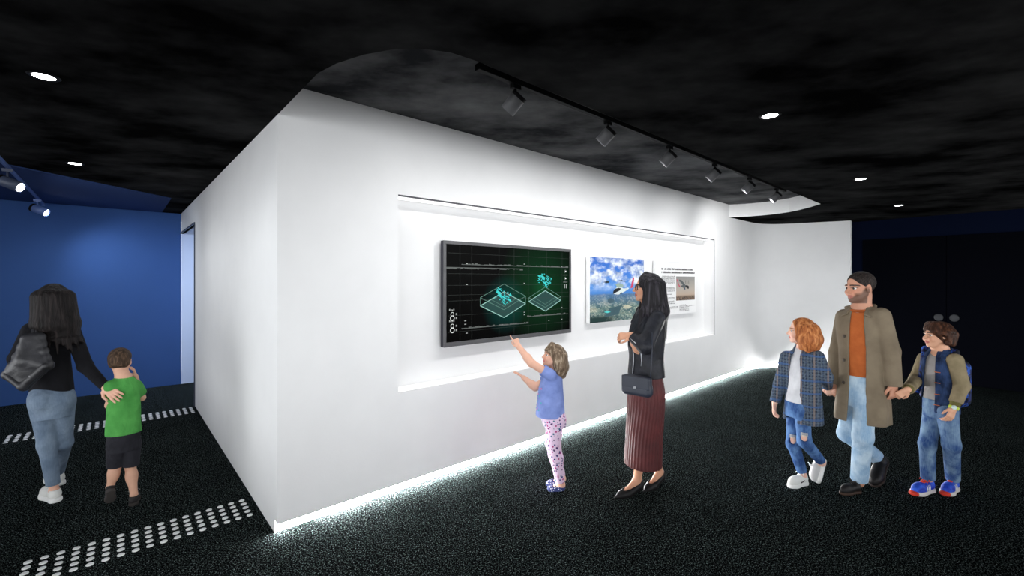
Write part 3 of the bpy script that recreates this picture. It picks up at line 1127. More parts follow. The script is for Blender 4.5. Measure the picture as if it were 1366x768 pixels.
def hair_mat(name, a, b, c, scale=(70, 70, 5), rough=0.45):
    t = NT(name, rough + .12, 0.16)
    v = t.obj(scale)
    n = t.noise(1.0, 3.0, v).outputs[0]
    t.color(t.ramp(n, [(0.32, a), (0.52, b), (0.72, c)]))
    t.bump(n, 0.7, 0.02)
    return t.m


def lips_cols(skin, lips):
    return np.array(skin[:3]), np.array(lips[:3])


# -------- eyes
def eye_mat(name, iris):
    t = NT(name, 0.15, 0.5)
    at = t.n('ShaderNodeAttribute', attribute_name='Tint')
    t.color(at.outputs['Color'])
    return t.m


M_EYE = eye_mat('eye', None)


class Figure:
    """a person: base on the floor, pixel of the photograph -> point at the figure's own distance"""
    def __init__(s, label, px, depth, face_deg, body_deg, slim=1.0):
        SLIM[0] = slim
        A = math.atan((px - HX) / FPX)
        s.toc = np.array([-math.sin(A), -math.cos(A), 0])
        s.left = np.array([-math.cos(A), math.sin(A), 0])
        s.px, s.depth = px, depth
        d = lambda deg: math.cos(math.radians(deg)) * s.toc + math.sin(math.radians(deg)) * s.left
        s.f = d(body_deg)
        s.r = np.array([s.f[1], -s.f[0], 0])
        s.face = d(face_deg)
        base = np.array([(px - HX) / FPX * depth, depth, 0.0])
        s.axis = base
        s.root = thing('person', label, 'person', base)
        s.base = base
        s.d = d

    def J(s, px, py, lat=0.0, fwd=0.0):
        """photo pixel at the figure's distance, set back by lat metres along its right-hand side and fwd metres along its front"""
        D = s.depth + lat * s.r[1] + fwd * s.f[1]
        return np.array([(px - HX) / FPX * D, D, CAMH + (HY - py) * D / FPX])

    def floor(s, px, py, z=0.0):
        D = (CAMH - z) * FPX / (py - HY)
        return np.array([(px - HX) / FPX * D, D, z])

    def secs(s, rows):
        return [(s.J(px, py, 0, fw[0] if fw else 0), a * SLIM[0], b * SLIM[0]) for px, py, a, b, *fw in rows]

    # ---- head
    def head(s, S, c, Hh, pitch=0.0, roll=0.0, neck=None, skin=(0.6, 0.4, 0.3), lips=(0.5, 0.2, 0.18), brow=(0.05, 0.03, 0.02), child=False, jaw=1.0, nose=1.0, neck_r=0.235, wide=1.0):
        f = s.face
        f = unit(f * math.cos(math.radians(pitch)) + DZ * math.sin(math.radians(pitch)))
        r = np.array([s.face[1], -s.face[0], 0])
        u = np.cross(r, f)
        if roll:
            a = math.radians(roll)
            r, u = r * math.cos(a) + u * math.sin(a), u * math.cos(a) - r * math.sin(a)
        R = np.stack([r, f, u], 1)
        s.R, s.Hh, s.hc = R, Hh, np.asarray(c, float)

        def P(x, y, z):
            return s.hc + Hh * (r * x + f * y + u * (z - 0.5))
        s.P = P
        e = lambda x, y, z, a, b, cc: egg(P(x, y, z), (a * Hh * wide, b * Hh, cc * Hh), R)
        b_ = lambda x, y, z, rr: ball(P(x, y, z), rr * Hh)
        S.add(e(0, -0.07, 0.64, .325, .405, .36), 0.0)
        S.add(e(0, .10, .40, .265, .275, .36), .05 * Hh)
        S.add(e(0, .15, .17, .195 * jaw, .19, .15), .08 * Hh)
        S.add(b_(0, .275, .075, .075 * jaw), .07 * Hh)
        for sx in (-1, 1):
            S.add(cone(P(sx * .235 * wide, -.02, .30), P(sx * .09 * jaw, .22, .08), .07 * Hh * jaw, .06 * Hh), .07 * Hh)
            S.add(b_(sx * .165, .265, .345, (.115 if child else .095)), .07 * Hh)
        S.add(cone(P(-.16, .325, .575), P(.16, .325, .575), .045 * Hh), .05 * Hh)
        for sx in (-1, 1):
            S.cut(b_(sx * .145, .415, .485, .085), .04 * Hh)
            S.add(cone(P(sx * .075, .325, .515), P(sx * .205, .285, .51), .019 * Hh, .017 * Hh), .012 * Hh)
            S.add(cone(P(sx * .085, .318, .452), P(sx * .195, .285, .455), .014 * Hh), .012 * Hh)
        nl = nose * (0.92 if child else 1.0)
        S.add(cone(P(0, .345, .53), P(0, .345 + .105 * nl, .355), .032 * Hh, .044 * Hh), .035 * Hh)
        S.add(cone(P(-.055, .375, .338), P(.055, .375, .338), .036 * Hh), .025 * Hh)
        S.add(cone(P(-.05, .360, .228), P(.05, .360, .228), .026 * Hh), .02 * Hh)
        S.add(ball(P(0, .374, .232), .026 * Hh), .02 * Hh)
        S.add(cone(P(-.045, .352, .190), P(.045, .352, .190), .030 * Hh), .02 * Hh)
        S.cut(cone(P(-.07, .392, .211), P(.07, .392, .211), .010 * Hh), .012 * Hh)
        for sx in (-1, 1):
            S.add(e(sx * .325 * wide, -.05, .455, .035, .085, .135), .03 * Hh)
            S.cut(b_(sx * .365 * wide, -.03, .47, .040), .02 * Hh)
        if neck is not None:
            S.add(cone(P(0, -.10, .24), neck, neck_r * Hh, neck_r * Hh * 1.12), .09 * Hh)
        skin, lips, brow = map(lambda v: np.array(v[:3]), (skin, lips, brow))
        s.skin = skin

        def tint(pos):
            q = (pos - s.hc) @ R / Hh
            x, y, z = q[:, 0], q[:, 1], q[:, 2] + 0.5
            col = np.tile(skin, (len(pos), 1))

            def paint(mask, cc, k=1.0):
                w = (np.clip(mask, 0, 1) * (y < .55) * (np.abs(x) < .5))[:, None] * k
                col[:] = col * (1 - w) + cc * w
            front = (y > 0.2)
            paint(front * np.clip(1.2 - np.hypot((np.abs(x) - .17) / .11, (z - .33) / .10), 0, 1), skin * np.array([1.08, .80, .76]), .45)
            lipm = front * (1.25 - np.hypot(x / .105, (z - .211) / .050)) * 4 * (y > .31)
            paint(lipm, lips)
            if s.beard is not None:
                lim = .36 + .17 * np.clip((.16 - y) * 8, 0, 1)
                bm_ = (y > -.05) * (z < lim) * (z > -.02) * np.clip((lim + .01 - z) * 9, 0, 1)
                bm_ = bm_ * ~((np.abs(x) < .16) & (z > .29)) * (1 - np.clip(lipm, 0, 1)) * np.clip((np.hypot(x / .24, (z - .30) / .12) - .72) * 4, 0, 1)
                paint(bm_, np.array(s.beard), .76)
            bx = np.abs(x)
            arc = .588 - .6 * (bx - .13) ** 2 - .10 * np.clip(bx - .16, 0, 1)
            paint((y > .15) * (bx > .045) * (bx < .25) * (1.4 - np.abs(z - arc) / .020) * 1.6, brow)
            lash = (y > .22) * (1.35 - np.hypot((bx - .143) / .085, (z - .507) / .022)) * 2
            paint(lash, brow * .8, .7)
            return col
        s.tint = tint
        return s

    beard = None

    def eyes(s, iris=(0.05, 0.03, 0.02), look=(0, 1, 0), r=0.064):
        for sx in (-1, 1):
            c = s.P(sx * .142, .277, .483)
            g = unit(s.R @ np.array(look, float))
            vs, fs = [], []
            n1, n2 = 16, 20
            a = unit(np.cross(g, (0, 0, 1)))
            b = np.cross(a, g)
            cols = []
            for i in range(n1 + 1):
                th = math.pi * i / n1
                for j in range(n2):
                    ph = 2 * math.pi * j / n2
                    vs.append(c + r * s.Hh * (g * math.cos(th) + math.sin(th) * (a * math.cos(ph) + b * math.sin(ph))))
                    cols.append((.01, .01, .01) if th < .28 else iris if th < .62 else (.75, .72, .70))
            for i in range(n1):
                for j in range(n2):
                    fs.append((i * n2 + j, i * n2 + (j + 1) % n2, (i + 1) * n2 + (j + 1) % n2, (i + 1) * n2 + j))
            o = link('eye', vs, fs, M_EYE, s.root, True)
            at = o.data.color_attributes.new('Tint', 'FLOAT_COLOR', 'POINT')
            at.data.foreach_set('color', np.concatenate([np.array(cols), np.ones((len(cols), 1))], 1).ravel().astype(np.float32))

    def hand(s, S, wrist, tip_dir, palm, L, thumb=1, curl=(25, 30, 20), spread=0.10, point=False, thumb_in=0.3):
        """five fingers; tip_dir from wrist to knuckles, palm = direction the palm faces, thumb = +1/-1 side"""
        d = unit(tip_dir)
        pn = unit(np.asarray(palm, float) - d * (np.asarray(palm, float) @ d))
        sd = np.cross(d, pn) * thumb
        w = np.asarray(wrist, float)
        rf = .047 * L
        S.add(cone(w - d * .04 * L, w + d * .16 * L, .15 * L, .12 * L), .09 * L)
        for i in range(4):
            o = (1.5 - i) * .105 * L
            kn = w + d * .50 * L + sd * o * 1.0
            S.add(cone(w + d * .05 * L + sd * o * .55, kn, .075 * L, .062 * L), .07 * L)
            ln = (.40, .45, .42, .33)[i] * L
            ang = 0.0
            p = kn
            sdir = unit(d + sd * (1.5 - i) * spread)
            cs = curl if not (point and i > 0) else (75, 85, 50)
            if point and i == 0:
                cs = (2, 3, 2)
            for j, (fr, cc) in enumerate(zip((.45, .31, .24), cs)):
                ang += math.radians(cc * (1.0 + .08 * i))
                dd = sdir * math.cos(ang) + pn * math.sin(ang)
                q = p + dd * ln * fr
                S.add(cone(p, q, rf * (1.12 - .1 * j), rf * (1.02 - .1 * j)), .012 * L)
                p = q
            if i == 0:
                s.tip = p
        tb = w + d * .14 * L + sd * .20 * L
        t1 = tb + unit(d * .75 + sd * (.75 - thumb_in) + pn * .25) * .22 * L
        t2 = t1 + unit(d + sd * (.15 - thumb_in * .6) + pn * (.25 + thumb_in)) * .20 * L
        S.add(cone(w + d * .10 * L + sd * .10 * L, tb, .075 * L, .075 * L), .04 * L)
        S.add(cone(tb, t1, .070 * L, .058 * L), .03 * L)
        S.add(cone(t1, t2, .056 * L, .045 * L), .012 * L)

    def arm(s, S, sh, el, wr, r=(.048, .040, .026), k=.02):
        S.add(lc(sh, el, r[0], r[1]), k)
        m = el + (wr - el) * .3
        S.add(lc(el, m, r[1], r[1] * 1.02), k)
        S.add(lc(m, wr, r[1] * 1.02, r[2]), k)

    def leg(s, S, hip, kn, an, r=(.075, .052, .036), k=.03):
        S.add(lc(hip, kn, r[0], r[1]), k)
        m = kn + (an - kn) * .3
        S.add(lc(kn, m, r[1], r[1] * .98), .012)
        S.add(lc(m, an, r[1] * .98, r[2]), .006)


def frame(toe_dir, up=(0, 0, 1)):
    f = unit(toe_dir)
    r = unit(np.cross(f, up))
    u = np.cross(r, f)
    return r, f, u


def shoe(fig, heel, toe, mat, sole_mat, label=None, high=0.08, lace_mat=None, sole_t=0.026, width=1.0, stripes=None, tongue=None, toe_mat=None, low=False):
    """heel and toe: the two ends of the sole on its underside"""
    heel, toe = np.asarray(heel, float), np.asarray(toe, float)
    L = np.linalg.norm(toe - heel)
    r, f, u = frame(toe - heel)
    P = lambda x, y, z: heel + r * x + f * y * L + u * z
    R = np.stack([r, f, u], 1)
    w = .17 * L * width
    S = Solid(0.0045)
    t = sole_t
    S.add(cone(P(0, .16, t + .022), P(0, .42, t + .026), w * .74, w * .80))
    S.add(egg(P(0, .68, t + .012), (w * .98, .31 * L, .045 + .03 * L), R), .03)
    if not low:
        S.add(cone(P(0, .20, t + .03), P(0, .17, high + .012), w * .74, w * .70), .03)
    else:
        S.add(cone(P(0, .17, t + .02), P(0, .15, high), w * .70, w * .62), .02)
    S.cut(half(P(0, 0, t), u))
    S.cut(both(ball(P(0, .19, high + .045), .042), half(P(0, 0, high - .004), -u)))
    up_ = sculpt(S, 'shoe', mat, fig.root)
    if label:
        up_['label'] = label
    if t > 0:
        S2 = Solid(0.0045)
        S2.add(cone(P(0, .15, t * .5), P(0, .15, t * .5), w * .84))
        S2.add(cone(P(0, .15, t * .5), P(0, .70, t * .5), w * .84, w * 1.05), .02)
        S2.add(egg(P(0, .74, t * .5), (w * 1.06, .265 * L, .05), R), .02)
        S2.keep(block(P(0, .5, t * .5 + .001), (w * 1.6, L * .56, t * .5 + .003), R, .006), .004)
        sculpt(S2, 'sole', sole_mat, up_)
    if lace_mat is not None:
        m = MB()
        for i in range(4):
            y = .40 + .065 * i
            z = t + .066 - .011 * i + .10 * (L - .2)
            m.tube([P(-w * .52, y, z - .012), P(-w * .2, y + .015, z + .002), P(w * .2, y + .015, z + .002), P(w * .52, y, z - .012)], .0042, 6)
        m.tube([P(0, .39, t + .072), P(-.025, .36, t + .082), P(-.034, .41, t + .070)], .0038, 6)
        m.tube([P(0, .39, t + .072), P(.025, .36, t + .082), P(.034, .41, t + .070)], .0038, 6)
        m.build('laces', lace_mat, up_, True)
    if stripes is not None:
        for sx in (-1, 1):
            m = MB()
            for i in range(3):
                y = .40 + .075 * i
                zz = t + .008
                for q in range(2):
                    pass
                m.tube([P(sx * w * .93, y + .03, zz), P(sx * w * .86, y, zz + .018), P(sx * w * .70, y - .02, zz + .036)], .005, 6)
            m.build('side_stripes', stripes, up_, True)
    if tongue is not None:
        S3 = Solid(.0045)
        S3.add(cone(P(0, .34, high + .004), P(0, .52, t + .055), w * .34, w * .40))
        sculpt(S3, 'tongue', tongue, up_)
    return up_

# ------------------------------------------------------------------ people
SK_LIGHT = rgb(226, 176, 152)
SK_TAN = rgb(205, 152, 122)
SK_MAN = rgb(196, 142, 116)
M_WSHOE = plain('white_leather', rgb(226, 226, 222), 0.5, 0.3, 0, .04)
M_WSOLE = plain('white_rubber', rgb(236, 236, 234), 0.6, 0.2, 0, .03)
M_BLKLEATHER = plain('black_leather', rgb(20, 18, 19), 0.5, 0.25)


# ---------------- man in the trench coat
def man():
    F = Figure('person: bearded man in open tan trench coat, rust sweater and light jeans', 1150, 3.50, 50, 20, .88)
    J = F.J
    F.beard = (0.055, 0.038, 0.030)
    rt, ft = F.r, F.f
    # joints: his right side is the viewer's left
    shR, elR, wrR = J(1127, 423, .155), J(1117, 470, .19), J(1113, 510, .18, .02)
    shL, elL, wrL = J(1175, 422, -.155), J(1188, 468, -.20), J(1192, 512, -.18, .03)
    hipR, hipL = J(1139, 528, .08), J(1154, 528, -.075)
    ankL = F.floor(1146, 655) + DZ * .085
    knL = J(1151, 582, -.06, .06)
    toeR = F.floor(1165, 650)
    heelR = J(1179, 612, .10, -.30)
    ankR = J(1171, 611, .10, -.27)
    knR = J(1130, 578, .10, .03)
    neck = J(1149, 411)
    torso = F.secs([(1149, 408, .065, .062), (1149, 414, .11, .075), (1149.5, 422, .155, .092), (1150, 436, .172, .108), (1150, 465, .158, .108), (1150, 495, .146, .100), (1149, 520, .155, .108), (1148, 538, .14, .10)])
    S = Solid(.0045)
    F.head(S, J(1146.5, 383, 0, .03), .236, -3, neck=neck, skin=SK_MAN, lips=rgb(168, 104, 92), brow=rgb(38, 28, 24), jaw=1.10, nose=1.0, neck_r=.245)
    S.add(stack(torso, rt, ft), .03)
    F.arm(S, shR, elR, wrR, (.046, .038, .028))
    F.arm(S, shL, elL, wrL, (.046, .038, .028))
    F.hand(S, wrR, (-.10, 0.0, -1), rt * -.3 - ft * .6, .175, 1, (38, 42, 30))
    F.hand(S, wrL, (.02, 0.0, -1), -ft * .3 + rt * .8, .175, -1, (38, 42, 30))
    F.leg(S, hipR, knR, ankR, (.07, .05, .038))
    F.leg(S, hipL, knL, ankL, (.07, .05, .038))
    for a, h in ((ankL, None), (ankR, None)):
        S.add(ball(a - DZ * .02, .034), .02)
    sculpt(S, 'body', M_SKIN, F.root, 1, F.tint)
    F.eyes((.04, .025, .015), (-.1, 1, 0.02))
    # short dark hair
    S = Solid(.004)
    P, Hh, R = F.P, F.Hh, F.R
    S.add(egg(P(0, -.075, .655), (.345 * Hh, .425 * Hh, .375 * Hh), R))
    S.cut(egg(P(0, .34, .47), (.285 * Hh, .26 * Hh, .335 * Hh), R), .01)
    S.cut(both(half(P(0, .02, .50), R[:, 2] + R[:, 1] * -.75), egg(P(0, .05, .3), (.6 * Hh, .7 * Hh, .6 * Hh), R)), .01)
    S.cut(half(P(0, 0, .36), R[:, 2]), .01)
    for sx in (-1, 1):
        S.cut(egg(P(sx * .36, -.05, .44), (.06 * Hh, .115 * Hh, .16 * Hh), R), .008)
    sculpt(S, 'hair', hair_mat('short_dark_hair', rgb(24, 20, 19), rgb(44, 37, 34), rgb(70, 61, 57), (110, 110, 60)), F.root)
    # sweater
    S = Solid(.005)
    sw = grow(torso, .008)
    S.add(stack(sw, rt, ft, zt=J(0, 411)[2], zb=J(0, 507)[2]))
    S.add(lc(J(1129, 422, .13), J(1124, 450, .16), .046, .042), .02)
    S.add(lc(J(1172, 422, -.13), J(1179, 450, -.16), .046, .042), .02)
    S.cut(cone(neck - DZ * .03 + ft * .01, P(0, -.06, .30), .062, .062), .01)
    for i, zz in enumerate((501, 506.5)):
        pass
    c2 = sculpt(S, 'sweater', cloth('rust_knit', rgb(196, 108, 58), rgb(172, 90, 46), .9, wrinkle=.45, scale=9), F.root)
    col = MB()
    pts = [neck + ft * .012 - DZ * .006 + .068 * (math.cos(a) * rt + math.sin(a) * ft) + DZ * (-.012 * math.sin(a)) for a in np.linspace(0, 2 * math.pi, 25)[:-1]]
    col.tube(pts, .011, 10, closed=True).build('collar', cloth('rust_rib', rgb(184, 98, 52)), c2, True)
    pts = [J(1149.5, 505) + ((.166) * math.cos(a) * rt + .12 * math.sin(a) * ft) for a in np.linspace(0, 2 * math.pi, 33)[:-1]]
    # jeans
    S = Solid(.005)
    S.add(stack(grow(F.secs([(1149, 500, .142, .100), (1148.5, 520, .155, .112), (1148, 540, .14, .105)]), .012), rt, ft), 0)
    for hip, kn, an in ((hipR, knR, ankR), (hipL, knL, ankL)):
        S.add(tube_sleeve([hip, kn, an + unit(an - kn) * .02], (.086, .074, .066), .03, end=.03), .02)
    sculpt(S, 'jeans', denim('light_blue_denim', rgb(138, 170, 200), rgb(192, 212, 226), 8), F.root)
    # trench coat: an open shell with sleeves
    coat = F.secs([(1149.5, 409, .078, .074), (1149.5, 414, .132, .100), (1150, 420, .184, .122), (1150.5, 432, .204, .140), (1150, 465, .172, .136), (1150, 500, .172, .140), (1150, 530, .196, .155), (1149, 561, .208, .172)])
    ztop, zbot = J(0, 411)[2], J(0, 560)[2]
    wob = lambda th, z: 1 + .034 * np.sin(th * 7 + 2.0 + .6 * np.sin(z * 6)) * np.clip((1.3 - z) / .6, 0, 1)
    S = Solid(.005)
    S.add(stack(coat, rt, ft, ztop, zbot, 2.3, wob))
    for sh, el, wr, sg in ((shR, elR, wrR, 1), (shL, elL, wrL, -1)):
        pass
    inner = grow(coat, -.016)
    S.cut(stack(inner, rt, ft, ztop + .02, zbot - .05, 2.3, wob))
    # the front opening, wider at the hem
    mid0, mid1 = J(1146, 420, 0, .15), J(1149, 560, 0, .15)
    def opening(X, Y, Z):
        u = (X - F.axis[0]) * rt[0] + (Y - F.axis[1]) * rt[1]
        v = (X - F.axis[0]) * ft[0] + (Y - F.axis[1]) * ft[1]
        tt = np.clip((ztop - Z) / (ztop - zbot), 0, 1)
        w = .040 + .014 * np.clip((tt) * 3, 0, 1) + .012 * np.clip(tt - .7, 0, 1) * 3
        return np.maximum(np.abs(u + .004 + .01 * tt) - w, -v + .02)
    S.cut((opening, J(1149, 565) - .4, J(1149, 405) + np.array([.4, .4, .1])), .004)
    mcoat = cloth('olive_tan_cotton', rgb(130, 117, 98), rgb(108, 96, 80), .8, wrinkle=.5, scale=5)
    for sh, el, wr in ((shR, elR, wrR), (shL, elL, wrL)):
        S.add(tube_sleeve([sh + DZ * .004, el, wr + unit(wr - el) * .02], (.074, .066, .060), .02, end=.008, hollow=.046), .012)
    ct = sculpt(S, 'trench_coat', mcoat, F.root, 2)
    # fold-over collar
    S = Solid(.0045)
    for sg in (1, -1):
        a = neck + rt * sg * .060 - ft * .065 + DZ * .028
        b = neck + rt * sg * .095 + ft * .02 + DZ * .002
        c = neck + rt * sg * .085 + ft * .10 - DZ * .055
        S.add(cone(neck - ft * .070 + DZ * .022, a - DZ * .01, .015, .015), .02)
        S.add(cone(a - DZ * .01, b, .015, .013), .015)
        flap(S, neck + rt * sg * .078 + ft * .055 - DZ * .022, rt * sg * .55 + ft * .45 + DZ * .62, ft * .8 - DZ * .6 + rt * sg * .12, .034, .058, .007)
    sculpt(S, 'collar', mcoat, ct)
    mbtn = plain('horn_button', rgb(62, 52, 42), .4, .4)
    for py in (448, 480, 510):
        c = J(1150, py)
        zz = c[2]
        tt = (ztop - zz) / (ztop - zbot)
        w = .040 + .014 * min(1, tt * 3) + .014
        ry = np.interp(py, [432, 465, 500, 530], [.140, .140, .142, .155]) * SLIM[0]
        rx = np.interp(py, [432, 465, 500, 530], [.204, .172, .172, .196]) * SLIM[0]
        u = w + .012
        v = ry * (1 - (u / rx) ** 2.3) ** (1 / 2.3)
        p = np.array([c[0], c[1], zz]) + rt * u + ft * (v - .002)
        nrm = unit(ft + rt * .5)
        MB().lathe(p, nrm, [(.013, 0), (.013, .005), (.009, .007), (0, .006)], 16).build('button', mbtn, ct, True)
    shoe(F, F.floor(1147, 656), F.floor(1121, 659.5), M_BLKLEATHER, plain('brown_sole', rgb(58, 40, 30)), None, .085, plain('black_lace', rgb(15, 14, 14)), .016, .95)
    shoe(F, heelR, toeR, M_BLKLEATHER, plain('dark_sole', rgb(40, 30, 26)), None, .085, None, .016, .95)
    F.wrR, F.wrL = wrR, wrL
    return F


# ---------------- girl in the plaid coat
def plaid_mat():
    t = NT('blue_plaid_wool', .9, .1)
    o = t.sep(t.obj())
    diag = t.math('ADD', t.math('MULTIPLY', o[0], .8), t.math('MULTIPLY', o[1], -.6))
    def bars(c, freq, lo):
        w = t.math('FRACT', t.math('MULTIPLY', c, freq))
        return t.math('GREATER_THAN', w, lo)
    base = t.ramp(t.noise(90, 3).outputs[0], [(.35, rgb(34, 40, 52)), (.65, rgb(74, 88, 108))])
    a = t.math('MULTIPLY', bars(diag, 46, .60), .26)
    b = t.math('MULTIPLY', bars(o[2], 40, .60), .26)
    c = t.mix(a, base, rgb(120, 128, 134))
    c = t.mix(b, c, rgb(108, 118, 128))
    c = t.mix(t.math('MULTIPLY', bars(diag, 11.5, .87), .55), c, rgb(138, 120, 108))
    c = t.mix(t.math('MULTIPLY', bars(o[2], 10, .85), .6), c, rgb(58, 92, 142))
    t.color(c)
    t.bump(t.noise(25, 3).outputs[0], .4, .02)
    return t.m


def girl(M):
    F = Figure('person: girl with shoulder-length ginger hair in dark plaid coat and ripped jeans, walking', 1071, 3.58, 84, 38, .88)
    J = F.J
    rt, ft = F.r, F.f
    shR, elR, wrR = J(1050, 476, .12), J(1040, 512, .15), J(1033.5, 537, .14, .03)
    shL, elL = J(1090, 476, -.12), J(1102, 503, -.14, -.02)
    wrL = M.wrR + np.array([-.035, .035, -.035])
    hipR, hipL = J(1060, 547, .06, -.018), J(1070, 547, -.06, -.018)
    toeR0, heelR0 = F.floor(1052, 650.5), F.floor(1076, 645)
    ankR = heelR0 + unit(toeR0 - heelR0) * .045 + DZ * .085
    knR = J(1058, 592, .07, .03)
    toeL, heelL = F.floor(1093, 645), J(1102, 613, -.05, -.33)
    ankL = J(1096, 616, -.05, -.29)
    knL = J(1073, 588, -.05, .04)
    neck = J(1074, 464)
    torso = F.secs([(1073, 461, .05, .05), (1073, 467, .085, .06), (1072, 474, .118, .072), (1072, 488, .125, .082), (1069, 515, .108, .080), (1067, 535, .118, .088), (1066, 553, .11, .085)])
    S = Solid(.004)
    F.head(S, J(1067.5, 441, 0, .02), .198, 2, neck=neck, skin=rgb(236, 190, 168), lips=rgb(200, 118, 108), brow=rgb(140, 96, 66), child=True, jaw=.95, neck_r=.21)
    S.add(stack(torso, rt, ft), .03)
    F.arm(S, shR, elR, wrR, (.036, .03, .020))
    F.arm(S, shL, elL, wrL, (.036, .03, .020))
    F.hand(S, wrR, (-.15, -.1, -1), rt * -.8 - ft * .3, .135, 1, (18, 24, 18))
    F.hand(S, wrL, (.2, -.15, -1), -ft * .3 + rt * .1, .125, -1, (40, 45, 30))
    F.leg(S, hipR, knR, ankR, (.055, .042, .030))
    F.leg(S, hipL, knL, ankL, (.055, .042, .030))
    S.add(ball(ankR - DZ * .02, .027), .02).add(ball(ankL - DZ * .01, .027), .02)
    sculpt(S, 'body', M_SKIN, F.root, 1, F.tint)
    F.eyes((.10, .13, .16), (-.05, 1, 0))
    P, Hh, R = F.P, F.Hh, F.R
    S = Solid(.004)
    S.add(egg(P(0, -.09, .66), (.375 * Hh, .44 * Hh, .395 * Hh), R))
    for i, x in enumerate(np.linspace(-1, 1, 15)):
        a = x * 1.9
        top = P(.36 * math.sin(a) * .95, -.12 - .34 * math.cos(a), .55)
        bot = P(.44 * math.sin(a), -.16 - .42 * math.cos(a), -.13 + .07 * math.sin(i * 2.3))
        S.add(cone(top, (top + bot) / 2 + (top - P(0, -.1, .5)) * .08, .13 * Hh, .16 * Hh), .05)
        S.add(cone((top + bot) / 2 + (top - P(0, -.1, .5)) * .08, bot, .16 * Hh, .10 * Hh), .03)
    S.add(egg(P(0, -.20, .28), (.34 * Hh, .32 * Hh, .36 * Hh), R), .03)
    S.cut(egg(P(0, .36, .42), (.30 * Hh, .31 * Hh, .43 * Hh), R), .012)
    S.cut(cone(P(0, .14, .1), P(0, .34, -.2), .21 * Hh, .28 * Hh), .01)
    sculpt(S, 'hair', hair_mat('ginger_hair', rgb(120, 66, 34), rgb(176, 106, 60), rgb(214, 150, 96), (60, 60, 7)), F.root)
    # jumper
    S = Solid(.0045)
    S.add(stack(grow(torso, .005), rt, ft, zt=J(0, 464)[2], zb=J(0, 547)[2]))
    S.cut(cone(neck - DZ * .012 + ft * .008, P(0, -.06, .3), .046, .048), .008)
    sculpt(S, 'jumper', cloth('light_grey_jersey', rgb(205, 206, 210), rgb(184, 185, 190), .9, wrinkle=.4, scale=9), F.root)
    S = Solid(.0045)
    S.add(stack(grow(F.secs([(1067, 535, .115, .085), (1066, 555, .11, .085)]), .010), rt, ft))
    for hip, kn, an in ((hipR, knR, ankR), (hipL, knL, ankL)):
        S.add(tube_sleeve([hip, kn, an], (.066, .054, .042), .03, end=.022), .015)
    # torn knees
    dcam = F.toc
    S.cut(egg(knR + dcam * .052 + DZ * .045 + F.left * -.0, (.030, .030, .034)))
    S.cut(egg(knL + dcam * .050 + DZ * .035, (.028, .030, .026)))
    S.cut(egg(knL + dcam * .055 - DZ * .05, (.02, .028, .012)))
    jn = sculpt(S, 'ripped_jeans', denim('mid_blue_denim', rgb(34, 62, 112), rgb(98, 134, 182), 9), F.root)
    for kk, dz, w in ((knL, .080, .024), (knR, .092, .022)):
        m = MB()
        for i in range(5):
            c = kk + dcam * .058 + DZ * (dz - .006 * i) - dcam * .004 * i * 0
            m.tube([c - F.left * w, c + dcam * .004, c + F.left * w], .0018, 5)
        m.build('frayed_threads', plain('pale_thread', rgb(214, 210, 200), .9), jn, True)
    # coat
    coat = F.secs([(1073.5, 463, .060, .058), (1073.5, 468, .108, .084), (1072.5, 474, .144, .098), (1073, 486, .154, .106), (1072, 515, .142, .105), (1071.5, 540, .158, .118), (1071, 562, .170, .130)])
    zt, zb = J(0, 465)[2], J(0, 561)[2]
    S = Solid(.0045)
    wob = lambda th, z: 1 + .015 * np.sin(th * 8 + 1.0) * np.clip((1.0 - z) / .4, 0, 1)
    S.add(stack(coat, rt, ft, zt, zb, 2.3, wob))
    for sh, el, wr in ((shR, elR, wrR), (shL, elL, wrL)):
        pass
    S.cut(stack(grow(coat, -.014), rt, ft, zt + .02, zb - .05, 2.3, wob))
    def opening(X, Y, Z):
        u = (X - F.axis[0]) * rt[0] + (Y - F.axis[1]) * rt[1]
        v = (X - F.axis[0]) * ft[0] + (Y - F.axis[1]) * ft[1]
        tt = np.clip((zt - Z) / (zt - zb), 0, 1)
        return np.maximum(np.abs(u - .012 - .008 * tt) - (.036 + .018 * np.clip(tt * 3, 0, 1)), -v + .01)
    S.cut((opening, J(1071, 565) - .3, J(1071, 460) + .3), .004)
    for sh, el, wr in ((shR, elR, wrR), (shL, elL, wrL)):
        S.add(tube_sleeve([sh, el, wr], (.060, .052, .045), .02, end=.004, hollow=.033), .025)
    mp = plaid_mat()
    ct = sculpt(S, 'plaid_coat', mp, F.root, 2)
    S = Solid(.0045)
    for sg in (1, -1):
        a = neck + rt * sg * .055 - ft * .045 + DZ * .012
        b = neck + rt * sg * .082 + ft * .035 - DZ * .022
        c = neck + rt * sg * .075 + ft * .085 - DZ * .10
        S.add(cone(neck - ft * .055 + DZ * .008, a - DZ * .008, .014, .014), .02)
        flap(S, neck + rt * sg * .072 + ft * .045 - DZ * .035, rt * sg * .60 + ft * .55 + DZ * .45, ft * .55 - DZ * .85, .036, .075, .007)
    sculpt(S, 'collar', mp, ct)
    msw = plain('grey_swoosh', rgb(60, 54, 56), .5)
    s1 = shoe(F, heelR0, toeR0, M_WSHOE, M_WSOLE, None, .066, M_WSOLE, .024, 1.0)
    # tick-shaped mark on the outer side
    r_, f_, u_ = frame(toeR0 - heelR0)
    L = np.linalg.norm(toeR0 - heelR0)
    for sg in (1, -1):
        m = MB()
        q = lambda y, z, o=0: heelR0 + f_ * y * L + u_ * z + r_ * sg * (.155 * L + o)
        m.tube([q(.56, .052, -.006), q(.50, .040), q(.38, .044, -.001), q(.22, .062, -.006)], [.003, .006, .004, .0015], 6)
        m.build('side_mark', msw, s1, True)
    shoe(F, heelL, toeL, plain('pale_grey_leather', rgb(198, 198, 198), .55, .3, 0, .05), M_WSOLE, None, .066, M_WSOLE, .024, 1.0)
    return F


